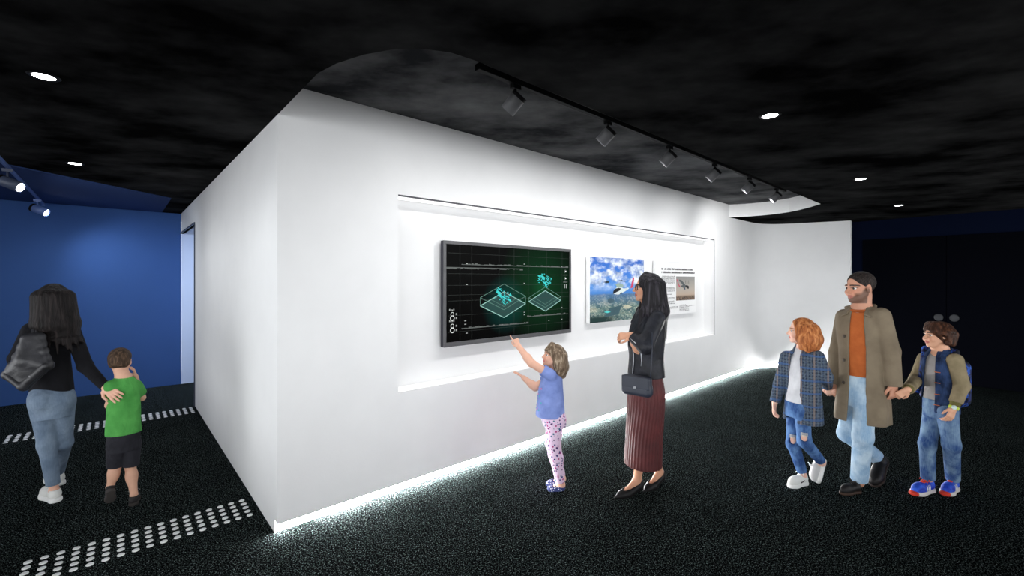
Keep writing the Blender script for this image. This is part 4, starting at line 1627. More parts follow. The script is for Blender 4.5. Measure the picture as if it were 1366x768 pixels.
# ---------------- boy with the backpack
def boy(M):
    F = Figure('person: smiling boy in denim waistcoat with khaki sleeves, blue jeans and blue trainers', 1254, 3.46, 58, 24, .84)
    J = F.J
    rt, ft = F.r, F.f
    shR, elR = J(1234, 478, .125), J(1222, 506, .16)
    wrR = M.wrL + np.array([.055, -.055, -.030])
    shL, elL, wrL = J(1274, 480, -.125), J(1283, 514, -.15, -.01), J(1272, 544, -.13, .06)
    hipR, hipL = J(1246, 548, .065), J(1263, 548, -.065)
    toeR0, heelR0 = F.floor(1218, 660.5), F.floor(1243, 654)
    toeL0, heelL0 = F.floor(1260, 661), F.floor(1274, 652)
    ankR = heelR0 + unit(toeR0 - heelR0) * .05 + DZ * .085
    ankL = heelL0 + unit(toeL0 - heelL0) * .05 + DZ * .085
    knR = J(1237, 592, .07, .03)
    knL = J(1269, 593, -.07, .02)
    neck = J(1254, 466)
    torso = F.secs([(1254, 463, .05, .05), (1254, 469, .085, .062), (1254, 476, .118, .074), (1254, 490, .124, .082), (1254, 518, .108, .08), (1254, 538, .118, .09), (1254, 556, .112, .088)])
    S = Solid(.004)
    F.head(S, J(1250, 447, 0, .02), .196, 3, roll=-4, neck=neck, skin=rgb(216, 164, 134), lips=rgb(190, 108, 96), brow=rgb(62, 42, 30), child=True, jaw=.95, neck_r=.22)
    S.add(stack(torso, rt, ft), .03)
    F.arm(S, shR, elR, wrR, (.036, .03, .021))
    F.arm(S, shL, elL, wrL, (.036, .03, .021))
    F.hand(S, wrR, M.wrL + np.array([.0, -.02, -.09]) - wrR, rt * .5 + ft * -.6, .130, 1, (35, 45, 30))
    F.hand(S, wrL, (-.45, -.05, -1), rt * .9 - ft * .3, .140, -1, (22, 28, 20))
    F.leg(S, hipR, knR, ankR, (.055, .042, .030))
    F.leg(S, hipL, knL, ankL, (.055, .042, .030))
    S.add(ball(ankR - DZ * .02, .027), .02).add(ball(ankL - DZ * .02, .027), .02)
    sculpt(S, 'body', M_SKIN, F.root, 1, F.tint)
    F.eyes((.05, .03, .02), (-.1, 1, 0.05))
    P, Hh, R = F.P, F.Hh, F.R
    S = Solid(.004)
    S.add(egg(P(0, -.09, .665), (.405 * Hh, .465 * Hh, .41 * Hh), R))
    for i, x in enumerate(np.linspace(-1, 1, 9)):
        a = x * 1.75
        top = P(.37 * math.sin(a), -.12 - .34 * math.cos(a), .55)
        bot = P(.36 * math.sin(a), -.14 - .34 * math.cos(a), .22 + .03 * math.sin(i * 2.3))
        S.add(cone(top, bot, .12 * Hh, .07 * Hh), .04)
    for x in np.linspace(-.26, .26, 6):                # fringe swept sideways
        S.add(cone(P(x * .8 + .05, .16, .93), P(x, .335 - .35 * abs(x), .70 + .05 * math.sin(x * 9)), .09 * Hh, .055 * Hh), .02)
    S.cut(egg(P(0, .40, .42), (.26 * Hh, .26 * Hh, .265 * Hh), R), .012)
    for sx in (-1, 1):
        S.cut(egg(P(sx * .40, .02, .42), (.06 * Hh, .12 * Hh, .12 * Hh), R), .01)
    sculpt(S, 'hair', hair_mat('dark_brown_hair', rgb(34, 20, 14), rgb(62, 38, 27), rgb(104, 66, 46), (60, 60, 12)), F.root)
    S = Solid(.0045)
    S.add(stack(grow(torso, .003), rt, ft, zt=J(0, 466)[2], zb=J(0, 548)[2]))
    S.cut(cone(neck - DZ * .022 + ft * .02, P(0, -.06, .3), .045, .048), .008)
    sculpt(S, 't_shirt', cloth('grey_marl', rgb(158, 154, 152), rgb(134, 130, 128), .9, wrinkle=.5, scale=8), F.root)
    S = Solid(.0045)
    S.add(stack(grow(F.secs([(1254, 532, .112, .085), (1254, 556, .112, .088)]), .010), rt, ft))
    for hip, kn, an in ((hipR, knR, ankR), (hipL, knL, ankL)):
        S.add(tube_sleeve([hip, kn, an], (.080, .062, .054), .03, end=.012), .012)
    sculpt(S, 'jeans', denim('faded_blue_denim', rgb(40, 70, 122), rgb(128, 154, 178), 8), F.root)
    # denim waistcoat with khaki sleeves
    jk = F.secs([(1254, 465, .058, .056), (1254, 470, .104, .080), (1254, 476, .138, .096), (1254, 490, .146, .104), (1254, 518, .126, .096), (1254, 546, .138, .106)])
    zt, zb = J(0, 467)[2], J(0, 548)[2]
    S = Solid(.0045)
    S.add(stack(jk, rt, ft, zt, zb, 2.3))
    for sh, el in ((shR, elR), (shL, elL)):
        S.cut(tube_sleeve([sh - (el - sh) * .10, el], (.062, .058), .02))
    S.cut(stack(grow(jk, -.014), rt, ft, zt + .02, zb - .05, 2.3))
    def opening(X, Y, Z):
        u = (X - F.axis[0]) * rt[0] + (Y - F.axis[1]) * rt[1]
        v = (X - F.axis[0]) * ft[0] + (Y - F.axis[1]) * ft[1]
        tt = np.clip((zt - Z) / (zt - zb), 0, 1)
        return np.maximum(np.abs(u - .020 - .035 * tt) - (.026 + .030 * tt), -v + .01)
    S.cut((opening, J(1254, 560) - .3, J(1254, 460) + .3), .004)
    mden = denim('dark_navy_denim', rgb(22, 30, 50), rgb(52, 72, 112), 12)
    ws = sculpt(S, 'denim_jacket', mden, F.root, 2)
    mk = cloth('khaki_cotton', rgb(150, 136, 108), rgb(116, 104, 80), .85, wrinkle=.6, scale=8)
    mkc = cloth('olive_rib', rgb(112, 104, 62), rgb(92, 86, 50))
    for sh, el, wr in ((shR, elR, wrR), (shL, elL, wrL)):
        S = Solid(.0045)
        d = unit(wr - el)
        S.add(tube_sleeve([sh, el, wr], (.060, .054, .046), .02, end=.045))
        sl = sculpt(S, 'sleeve', mk, ws)
    for el, wr in ((elR, wrR), (elL, wrL)):
        d = unit(wr - el)
        S = Solid(.004)
        S.add(lc(wr - d * .058, wr - d * .022, .042, .035))
        S.cut(both(half(wr - d * .012, -d), ball(wr, .06)))
        sculpt(S, 'cuff', mkc, ws)
    S = Solid(.004)
    for sg in (1, -1):
        a = neck + rt * sg * .052 - ft * .04 + DZ * .012
        b = neck + rt * sg * .072 + ft * .035 - DZ * .018
        c = neck + rt * sg * .050 + ft * .085 - DZ * .06
        S.add(cone(neck - ft * .050 + DZ * .008, a - DZ * .006, .012, .013), .015)
        flap(S, neck + rt * sg * .054 + ft * .045 - DZ * .022, rt * sg * .60 + ft * .50 + DZ * .55, ft * .7 - DZ * .7, .024, .048, .006)
    sculpt(S, 'collar', mden, ws)
    mor = plain('orange_thread', rgb(190, 104, 50), .8)
    m = MB()
    for i, py in enumerate((494, 508, 523, 537)):
        c = J(1254, py)
        u = -.044 + .012 * i * 0 - .0
        tt = (zt - c[2]) / (zt - zb)
        u = .020 + .035 * tt - (.026 + .030 * tt) - .006
        v = np.interp(py, [476, 490, 518, 546], [.088, .098, .096, .106])
        for w in (0, .034):
            uu = u - w
            rx = np.interp(py, [476, 490, 518, 546], [.130, .140, .126, .138])
            vv = v * (1 - min(.98, abs(uu) / rx) ** 2.3) ** (1 / 2.3)
            if w == 0:
                p0 = np.array([c[0], c[1], c[2]]) + rt * uu + ft * (vv + .002)
            else:
                p1 = np.array([c[0], c[1], c[2]]) + rt * uu + ft * (vv + .002)
        m.tube([p0, (p0 + p1) / 2 + ft * .002, p1], .0028, 6)
    m.build('stitching', mor, ws, True)
    # watch
    d = unit(wrL - elL)
    wt = MB().lathe(wrL - d * .014, d, [(.027, 0), (.030, .002), (.030, .020), (.027, .022)], 24).build('watch', plain('lime_rubber', rgb(186, 206, 66), .5), F.root, True)
    cdir = unit(F.toc - d * (F.toc @ d))
    MB().lathe(wrL - d * .003 + cdir * .027, cdir, [(.0, .011), (.014, .010), (.016, 0.0)], 20).build('watch_face', plain('watch_glass', rgb(210, 226, 220), .2, .5), wt, True)
    mblue = NT('cobalt_mesh', .6, .3)
    mblue.color(mblue.ramp(mblue.noise(26, 3).outputs[0], [(.35, rgb(18, 46, 168)), (.65, rgb(48, 98, 222))]))
    mor2 = plain('orange_red_lace', rgb(226, 70, 40), .6)
    sole = NT('white_sole_red_toe', .6, .2)
    sole.color(rgb(216, 210, 206))
    for h, t in ((heelR0, toeR0), (heelL0, toeL0)):
        sh = shoe(F, h, t, mblue.m, sole.m, None, .072, mor2, .026, 1.05, M_WSHOE, mor2)
        r_, f_, u_ = frame(t - h)
        L = np.linalg.norm(t - h)
        S = Solid(.004)
        S.add(egg(h + f_ * .955 * L + u_ * .014, (.034, .028, .022), np.stack([r_, f_, u_], 1)))
        S.cut(half(h + u_ * .001, -u_ * -1))
        sculpt(S, 'toe_cap', plain('red_rubber', rgb(206, 58, 40), .6), sh)
    # backpack
    b0 = J(1260, 508, 0, -.19)
    Rb = np.stack([rt, ft, DZ], 1)
    B = thing('backpack', 'blue and black patterned backpack worn on the boy\'s back', 'backpack', (b0[0], b0[1], b0[2] - .2))
    cam_ = NT('blue_camouflage', .7, .25)
    cam_.color(cam_.ramp(cam_.noise(20, 2).outputs[0], [(.40, rgb(8, 12, 26)), (.46, rgb(18, 34, 92)), (.56, rgb(34, 84, 176)), (.64, rgb(10, 18, 50))], 'CONSTANT'))
    S = Solid(.006)
    S.add(block(b0, (.145, .085, .185), Rb, .06))
    S.add(block(b0 - ft * .08 - DZ * .05, (.115, .05, .11), Rb, .04), .03)
    S.cut(stack(grow(jk, .004), rt, ft, 2, 0, 2.3))
    sculpt(S, 'bag_body', cam_.m, B)
    S = Solid(.0045)
    for sh, sg in ((shR, 1), (shL, -1)):
        pts = [J(1254, 479, 0, -.11) + rt * sg * .085, J(1254, 467, 0, -.01) + rt * sg * .092, J(1254, 478, 0, .085) + rt * sg * .098, J(1254, 500, 0, .088) + rt * sg * .112, J(1254, 520, 0, .045) + rt * sg * .140, J(1254, 527, 0, -.06) + rt * sg * .150]
        S2 = Solid(.0045)
        for a, b in zip(pts, pts[1:]):
            S2.add(cone(a, b, .021, .021), .015)
        sculpt(S2, 'shoulder_strap', cam_.m, B)
    MB().tube([b0 + DZ * .185 + rt * -.03 + ft * .04, b0 + DZ * .225 + ft * .04, b0 + DZ * .185 + rt * .03 + ft * .04], .008, 8).build('grab_handle', plain('black_webbing', rgb(18, 18, 22)), B, True)
    return F


# ---------------- woman in the leather jacket
def woman():
    F = Figure('person: woman with long black hair and glasses in black leather jacket and maroon pleated skirt', 863, 3.45, 84, 62)
    J = F.J
    rt, ft = F.r, F.f
    shR, shL = J(855, 424, .13), J(876, 424, -.14)
    elL, wrL = J(861, 462, -.20, .10), J(842, 447, -.10, .16)
    elR, wrR = J(851, 466, .15, .10), J(845, 458, -.01, .17)
    neck = J(867, 408)
    torso = F.secs([(867, 404, .052, .055), (867, 411, .085, .065), (866, 420, .130, .080), (864, 436, .150, .108), (862, 452, .145, .118), (862, 478, .118, .095), (862, 500, .122, .098), (862, 520, .130, .105), (861, 540, .12, .10)])
    toeL, heelL = F.floor(816, 666.5), F.floor(855, 657)
    toeR, heelR = F.floor(858, 657.5), F.floor(883, 645)
    # feet keep a natural length
    toeL = heelL + unit(toeL - heelL) * .235
    toeR = heelR + unit(toeR - heelR) * .235
    ankL = heelL + unit(toeL - heelL) * .035 + DZ * .115
    ankR = heelR + unit(toeR - heelR) * .035 + DZ * .115
    knL, knR = J(857, 585, -.07, .03), J(866, 583, .07, .02)
    hipL, hipR = J(862, 535, -.07), J(863, 535, .07)
    S = Solid(.0045)
    F.head(S, J(862.5, 383.5, 0, .02), .214, 4, neck=neck, skin=SK_TAN, lips=rgb(176, 92, 86), brow=rgb(30, 22, 20), neck_r=.215, jaw=.97)
    S.add(stack(torso, rt, ft), .03)
    F.arm(S, shR, elR, wrR, (.040, .034, .022))
    F.arm(S, shL, elL, wrL, (.040, .034, .022))
    F.hand(S, wrL, F.left * .9 + DZ * -.12 + ft * .2, -DZ * .55 + rt * .6, .155, 1, (42, 55, 35), thumb_in=.4)
    F.hand(S, wrR, -rt * .7 - DZ * .2 + F.left * .2, -DZ * .2 - ft * .8, .15, 1, (25, 35, 25))
    for hip, kn, an, h, t in ((hipL, knL, ankL, heelL, toeL), (hipR, knR, ankR, heelR, toeR)):
        F.leg(S, hip, kn, an, (.075, .048, .029))
        f_ = unit(t - h)
        S.add(cone(an - DZ * .01, h + f_ * .03 + DZ * .068, .030, .027), .02)
        S.add(cone(an - DZ * .012 + f_ * .01, h + f_ * .13 + DZ * .038, .029, .024), .02)
        S.add(cone(h + f_ * .13 + DZ * .036, h + f_ * .19 + DZ * .022, .026, .018), .02)
    sculpt(S, 'body', M_SKIN, F.root, 1, F.tint)
    F.eyes((.03, .02, .015), (0, 1, .03))
    P, Hh, R = F.P, F.Hh, F.R
    mh = hair_mat('long_black_hair', rgb(14, 13, 15), rgb(30, 28, 32), rgb(66, 63, 70), (55, 55, 4), .38)
    S = Solid(.0045)
    S.add(egg(P(0, -.10, .655), (.385 * Hh, .455 * Hh, .40 * Hh), R))
    for i, x in enumerate(np.linspace(-1, 1, 11)):
        a = x * 1.75
        top = P(.37 * math.sin(a), -.12 - .36 * math.cos(a), .60)
        mid = P(.42 * math.sin(a), -.22 - .42 * math.cos(a), -.30)
        bot = P(.46 * math.sin(a), -.24 - .46 * math.cos(a) + .06 * math.sin(i * 2.1), -1.20 - .20 * math.cos(a) + .12 * math.sin(i * 1.7))
        S.add(cone(top, mid, .12 * Hh, .15 * Hh), .05)
        S.add(cone(mid, bot, .15 * Hh, .07 * Hh), .035)
    for sg in (1, -1):                                  # front locks over the chest
        S.add(cone(P(sg * .33, .03, .45), P(sg * .40, .10, -.35), .075 * Hh, .11 * Hh), .035)
        S.add(cone(P(sg * .40, .10, -.35), P(sg * .44, .22, -.98), .11 * Hh, .05 * Hh), .03)
    S.cut(egg(P(0, .36, .43), (.285 * Hh, .28 * Hh, .40 * Hh), R), .012)
    S.cut(cone(P(0, .14, .05), P(0, .34, -.5), .17 * Hh, .24 * Hh), .02)
    S.add(cone(P(-.04, .05, 1.0), P(.27, .22, .60), .05 * Hh, .05 * Hh), .03)
    S.add(cone(P(.04, .05, 1.0), P(-.27, .22, .60), .05 * Hh, .05 * Hh), .03)
    sculpt(S, 'hair', mh, F.root)
    # glasses
    mg = plain('black_acetate', rgb(20, 20, 24), .3, .5)
    m = MB()
    for sg in (-1, 1):
        c = P(sg * .155, .385, .475)
        ring = [c + Hh * (R[:, 0] * .118 * math.copysign(abs(math.cos(a)) ** .7, math.cos(a)) + R[:, 2] * .098 * math.copysign(abs(math.sin(a)) ** .7, math.sin(a)) - R[:, 1] * .05 * abs(math.cos(a)) * (1 if math.cos(a) * sg > 0 else 0)) for a in np.linspace(0, 2 * math.pi, 25)[:-1]]
        m.tube(ring, .0034, 8, closed=True)
        m.tube([P(sg * .27, .34, .50), P(sg * .345, .12, .50), P(sg * .355, -.06, .485), P(sg * .35, -.12, .42)], .003, 8)
    m.tube([P(-.04, .405, .485), P(0, .42, .497), P(.04, .405, .485)], .003, 8)
    m.build('glasses', mg, F.root, True)
    # skirt
    wz, hz = J(0, 486)[2], J(0, 619)[2]
    sk = F.secs([(862, 486, .126, .104), (862, 505, .146, .118), (862, 522, .160, .132), (861, 545, .160, .132), (859, 580, .150, .132), (857.5, 619, .152, .136)])
    def pleat(th, z):
        k = np.clip((wz - z) / .25, 0, 1)
        tri = np.abs(((th * 34 / (2 * math.pi) + .4 * np.sin(z * 5)) % 1.0) - .35) / .65
        return 1 + k * (.055 * tri - .03)
    S = Solid(.0042)
    S.add(stack(sk, rt, ft, wz, hz, 2.1, pleat))
    S.cut(stack(grow(sk, -.022), rt, ft, hz + .35, hz - .05, 2.1))
    sculpt(S, 'pleated_skirt', cloth('maroon_satin', rgb(92, 42, 42), rgb(68, 30, 32), .55, wrinkle=.25, scale=6, spec=.25), F.root, 1)
    # jacket
    jz0, jz1 = J(0, 406)[2], J(0, 500)[2]
    jk = F.secs([(867, 405, .062, .066), (866.5, 412, .100, .082), (866, 420, .142, .094), (864, 436, .162, .122), (862, 452, .158, .132), (862, 476, .144, .120), (862, 500, .160, .130)])
    S = Solid(.0045)
    S.add(stack(jk, rt, ft, jz0, jz1, 2.2))
    for sh, el, wr in ((shR, elR, wrR), (shL, elL, wrL)):
        S.add(tube_sleeve([sh, el, wr], (.062, .056, .042), .02, end=.012, hollow=.030), .025)
    S.cut(cone(neck - DZ * .02 + ft * .03, P(0, -.06, .30), .055, .052), .01)
    S.cut(stack(grow(jk, -.016), rt, ft, jz1 + .03, jz1 - .05, 2.2))
    ml = NT('black_leather_jacket', .5, .25)
    ml.color(ml.ramp(ml.noise(14, 4).outputs[0], [(.35, rgb(21, 22, 27)), (.7, rgb(38, 40, 48))]))
    ml.bump(ml.noise(18, 4, ml.obj((1, 1, .7))).outputs[0], .55, .025)
    jc = sculpt(S, 'leather_jacket', ml.m, F.root, 1)
    S = Solid(.0045)
    for sg in (1, -1):
        a = neck + rt * sg * .055 - ft * .04 + DZ * .005
        b = neck + rt * sg * .075 + ft * .045 - DZ * .03
        c = neck + rt * sg * .070 + ft * .115 - DZ * .13
        S.add(cone(neck - ft * .06, a, .016, .018), .02)
        S.add(cone(a, b, .018, .022), .02)
        S.add(cone(b, c, .024, .012), .02)
    sculpt(S, 'collar', ml.m, jc)
    mz = plain('zip_metal', rgb(170, 172, 178), .3, .5, .7)
    def surf(u, py, extra=.004):
        z = J(0, py)[2]
        zs = [s[0][2] for s in jk][::-1]
        rx = np.interp(z, zs, [s[1] for s in jk][::-1]); ry = np.interp(z, zs, [s[2] for s in jk][::-1])
        cx = np.interp(z, zs, [s[0][0] for s in jk][::-1]); cy = np.interp(z, zs, [s[0][1] for s in jk][::-1])
        v = ry * (1 - min(.995, abs(u) / rx) ** 2.2) ** (1 / 2.2)
        return np.array([cx, cy, z]) + rt * u + ft * (v + extra)
    MB().tube([surf(-.035, y) for y in (464, 472, 480, 490, 499)], .0040, 8).build('front_zip', mz, jc, True)
    MB().tube([surf(-.105, y) for y in (463, 470, 477, 484)], .0034, 8).build('pocket_zip', mz, jc, True)
    d = unit(wrL - elL)
    out = unit(F.toc - d * (F.toc @ d) - DZ * .4)
    MB().tube([elL + (wrL - elL) * k + out * (.056 - .016 * k + .001) for k in (.45, .6, .75, .90)], .0034, 8).build('sleeve_zip', mz, jc, True)
    # court shoes
    for h, t in ((heelL, toeL), (heelR, toeR)):
        L = np.linalg.norm(t - h)
        r_, f_, u_ = frame(t - h)
        Q = lambda x, y, z: h + r_ * x + f_ * y * L + u_ * z
        Rm = np.stack([r_, f_, u_], 1)
        S = Solid(.004)
        S.add(cone(Q(0, .10, .072), Q(0, .10, .098), .037, .036))
        S.add(cone(Q(0, .12, .062), Q(0, .58, .026), .036, .041), .02)
        S.add(cone(Q(0, .58, .026), Q(0, .80, .020), .041, .030), .02)
        S.add(cone(Q(0, .80, .020), Q(0, 1.06, .011), .030, .007), .02)
        S.cut(cone(Q(0, .16, .125), Q(0, .54, .078), .031, .030), .004)
        S.cut(cone(Q(0, .54, .078), Q(0, .66, .064), .030, .022), .004)
        S.cut(half(Q(0, 0, .003), u_))
        S.add(cone(Q(0, .07, .05), Q(0, .06, .006), .014, .006), .012)
        sculpt(S, 'court_shoe', M_BLKLEATHER, F.root)
    # handbag in front of the near hip
    c = J(850, 513, -.215, .055)
    zx = unit(rt * .32 * 0 + np.cross(DZ, unit(F.toc * .8 + F.left * .35)))
    B = thing('handbag', 'small navy black handbag hanging at the hip of the woman in the leather jacket', 'handbag', c - DZ * .08)
    yx = unit(np.cross(zx, DZ))
    Rb = np.stack([zx, yx, unit(DZ + zx * .0)], 1)
    S = Solid(.004)
    S.add(block(c, (.108, .034, .070), Rb, .025))
    S.add(block(c - DZ * .035, (.112, .036, .040), Rb, .03), .02)
    mbag = plain('navy_black_leather', rgb(36, 41, 54), .45, .4)
    bb = sculpt(S, 'bag_body', mbag, B)
    ysg = 1 if yx @ F.toc > 0 else -1
    S = Solid(.004)
    S.add(block(c + yx * ysg * .030 + DZ * .022, (.106, .010, .046), Rb, .009))
    sculpt(S, 'flap', mbag, B)
    MB().lathe(c + yx * ysg * .040 - DZ * .012, yx * ysg, [(.0, .006), (.009, .005), (.010, 0)], 14).build('clasp', mz, B, True)
    m = MB()
    zs_ = 1 if (zx @ F.left) < 0 else -1
    e1 = c + zx * zs_ * .10 + DZ * .045
    m.tube([e1, e1 + DZ * .08 - yx * ysg * .012, e1 + DZ * .20 - yx * ysg * .03, e1 + DZ * .34 - yx * ysg * .03], .004, 8)

    m.build('strap', mbag, B, True)
    return F


# ---------------- toddler pointing at the screen
def toddler():
    F = Figure('person: toddler girl in blue t-shirt and patterned leggings pointing up at the screen', 738, 3.50, 72, 84)
    J = F.J
    rt, ft = F.r, F.f
    shL, elL, wrL = J(735, 500, -.085), J(709, 484, -.10, .02), J(692, 462, -.06, .03)
    shR, elR, wrR = J(735, 502, .085), J(714, 516, .12), J(699, 504, .13)
    neck = J(739, 493)
    torso = F.secs([(739, 491, .04, .042), (738, 496, .07, .055), (736, 503, .092, .070), (735, 515, .098, .082), (735, 530, .102, .092), (735, 545, .106, .098), (737, 556, .098, .092), (739, 563, .08, .075)])
    toeL, heelL = F.floor(731, 655), J(754, 643, -.04, -.06)
    heelL = np.array([heelL[0], heelL[1], .035])
    toeR, heelR = F.floor(729, 648.5), J(755, 640, .05, -.06)
    heelR = np.array([heelR[0], heelR[1], .045])
    toeL = toeL
    ankL = heelL + unit(toeL - heelL) * .04 + DZ * .060
    ankR = heelR + unit(toeR - heelR) * .04 + DZ * .060
    knL, knR = J(739, 592, -.05, .02), J(736, 590, .05, .02)
    hipL, hipR = J(741, 558, -.05), J(740, 558, .05)
    S = Solid(.0036)
    F.head(S, J(737.5, 474.5, 0, 0), .180, 14, neck=neck, skin=SK_LIGHT, lips=rgb(206, 128, 122), brow=rgb(150, 116, 90), child=True, jaw=.95, neck_r=.22, wide=1.05)
    S.add(stack(torso, rt, ft), .02)
    F.arm(S, shL, elL, wrL, (.033, .029, .021))
    F.arm(S, shR, elR, wrR, (.033, .029, .021))
    F.hand(S, wrL, unit(J(683, 443, -.05, .03) - wrL), rt * .6 - DZ * .3 + ft * -.2, .115, 1, (20, 25, 20), point=True)
    F.hand(S, wrR, unit(J(688, 495, .13) - wrR), -DZ * .6 - ft * .2, .105, -1, (10, 14, 10))
    F.leg(S, hipR, knR, ankR, (.055, .040, .028))
    F.leg(S, hipL, knL, ankL, (.055, .040, .028))
    for h, t in ((heelL, toeL), (heelR, toeR)):
        d_ = unit(t - h)
        S.add(cone(h + d_ * .03 + DZ * .045, h + d_ * .085 + DZ * .030, .028, .022), .02)
    sculpt(S, 'body', M_SKIN, F.root, 1, F.tint)
    F.eyes((.06, .05, .05), (0, 1, .12), .072)
    P, Hh, R = F.P, F.Hh, F.R
    S = Solid(.004)
    S.add(egg(P(0, -.09, .66), (.395 * Hh, .455 * Hh, .395 * Hh), R))
    for i, x in enumerate(np.linspace(-1, 1, 9)):
        a = x * 1.62
        top = P(.37 * math.sin(a), -.13 - .34 * math.cos(a), .55)
        bot = P(.42 * math.sin(a), -.20 - .40 * math.cos(a), .06 + .03 * math.sin(i * 2.3)) - DZ * .06 * (0.6 + .4 * math.cos(a)) - R[:, 1] * .0
        S.add(cone(top, (top + bot) / 2, .12 * Hh, .16 * Hh), .05)
        S.add(cone((top + bot) / 2, bot, .16 * Hh, .085 * Hh), .03)
    for x in np.linspace(-.28, .28, 7):
        S.add(cone(P(x * .6, .12, .99), P(x, .375 - .5 * abs(x) ** 1.5, .66), .075 * Hh, .045 * Hh), .015)
    S.cut(egg(P(0, .38, .36), (.29 * Hh, .28 * Hh, .31 * Hh), R), .012)
    S.cut(cone(P(0, .14, .05), P(0, .34, -.5), .17 * Hh, .24 * Hh), .02)
    sculpt(S, 'hair', hair_mat('light_brown_hair', rgb(70, 56, 44), rgb(122, 104, 86), rgb(186, 170, 148), (60, 60, 9)), F.root)
    sh_ = F.secs([(739, 492, .048, .05), (738.5, 497, .082, .066), (736.5, 504, .106, .082), (735, 515, .112, .094), (734.5, 530, .117, .104), (734, 553, .130, .116)])
    S = Solid(.004)
    zt, zb = J(0, 493)[2], J(0, 553)[2]
    S.add(stack(sh_, rt, ft, zt, zb, 2.2))
    for sh, el, in ((shL, elL), (shR, elR)):
        d = unit(el - sh)
        S.add(cone(sh, sh + d * .075, .046, .046), .02)
        S.cut(both(half(sh + d * .078, -d), ball(sh + d * .11, .06)))
    S.cut(cone(neck - DZ * .012 + ft * .01, P(0, -.06, .3), .042, .044), .008)
    S.cut(stack(grow(sh_, -.010), rt, ft, zb + .03, zb - .05, 2.2))
    tcol = NT('periwinkle_cotton', .9, .1)
    tcol.color(tcol.ramp(tcol.noise(9, 3).outputs[0], [(.35, rgb(112, 130, 190)), (.65, rgb(140, 158, 216))]))
    tcol.bump(tcol.noise(16, 3).outputs[0], .45, .025)
    ts = sculpt(S, 't_shirt', tcol.m, F.root)
    # printed dots on the front of the shirt
    m1, m2 = MB(), MB()
    zs = [s[0][2] for s in sh_][::-1]
    rs = random.Random(4)
    for i in range(22):
        u, z = rs.uniform(-.09, .03), rs.uniform(zb + .035, zt - .12)
        rx = np.interp(z, zs, [s[1] for s in sh_][::-1]); ry = np.interp(z, zs, [s[2] for s in sh_][::-1])
        cx = np.interp(z, zs, [s[0][0] for s in sh_][::-1]); cy = np.interp(z, zs, [s[0][1] for s in sh_][::-1])
        v = ry * (1 - (abs(u) / rx) ** 2.2) ** (1 / 2.2)
        p = np.array([cx, cy, z]) + rt * u + ft * v
        nn = unit(ft * (v / ry ** 2) + rt * (u / rx ** 2))
        (m1 if i % 2 else m2).lathe(p, nn, [(.007, -.004), (.007, .0025), (.0, .003)], 10)
    m1.build('pink_print', plain('pink_print', rgb(206, 120, 170), .8), ts, True)
    m2.build('turquoise_print', plain('turquoise_print', rgb(96, 176, 196), .8), ts, True)
    lg = NT('lilac_print_jersey', .85, .1)
    vor = lg.n('ShaderNodeTexVoronoi', feature='F1')
    vor.inputs['Scale'].default_value = 48
    lg.l(lg.obj(), vor.inputs['Vector'])
    hue = lg.ramp(lg.sep(vor.outputs['Color'])[0], [(0.0, rgb(60, 58, 118)), (.35, rgb(176, 76, 132)), (.6, rgb(52, 104, 128)), (.8, rgb(96, 66, 110))], 'CONSTANT')
    msk = lg.math('LESS_THAN', vor.outputs['Distance'], .36)
    lg.color(lg.mix(msk, rgb(222, 196, 220), hue))
    S = Solid(.004)
    S.add(stack(F.secs([(737, 549, .102, .096), (738.5, 558, .106, .102), (740, 566, .096, .09)]), rt, ft))
    for hip, kn, an in ((hipR, knR, ankR), (hipL, knL, ankL)):
        S.add(cone(hip, kn, .072, .052), .03)
        S.add(tube_sleeve([kn, kn + (an - kn) * .35, an], (.052, .052, .036), .02, end=.012), .02)
    sculpt(S, 'leggings', lg.m, F.root)
    ps = NT('navy_polka_canvas', .7, .2)
    v2 = ps.n('ShaderNodeTexVoronoi', feature='F1')
    v2.inputs['Scale'].default_value = 75
    ps.l(ps.obj(), v2.inputs['Vector'])
    ps.color(ps.mix(ps.math('LESS_THAN', v2.outputs['Distance'], .30), rgb(52, 62, 108), rgb(206, 206, 220)))
    for h, t in ((heelL, toeL), (heelR, toeR)):
        L = np.linalg.norm(t - h)
        r_, f_, u_ = frame(t - h)
        Q = lambda x, y, z: h + r_ * x + f_ * y * L + u_ * z
        Rm = np.stack([r_, f_, u_], 1)
        S = Solid(.0038)
        S.add(cone(Q(0, .18, .024), Q(0, .30, .020), .030, .031))
        S.add(cone(Q(0, .18, .040), Q(0, .16, .046), .029, .028), .01)
        S.add(egg(Q(0, .66, .020), (.036, .34 * L, .030), Rm), .02)
        S.cut(egg(Q(0, .36, .052), (.026, .27 * L, .026), Rm), .005)
        S.cut(half(Q(0, 0, .003), u_))
        sh = sculpt(S, 'flat_shoe', ps.m, F.root)
        MB().tube([Q(-.031, .42, .020), Q(-.022, .42, .047), Q(0, .42, .056), Q(.022, .42, .047), Q(.031, .42, .020)], .0055, 8).build('shoe_strap', ps.m, sh, True)
    return F


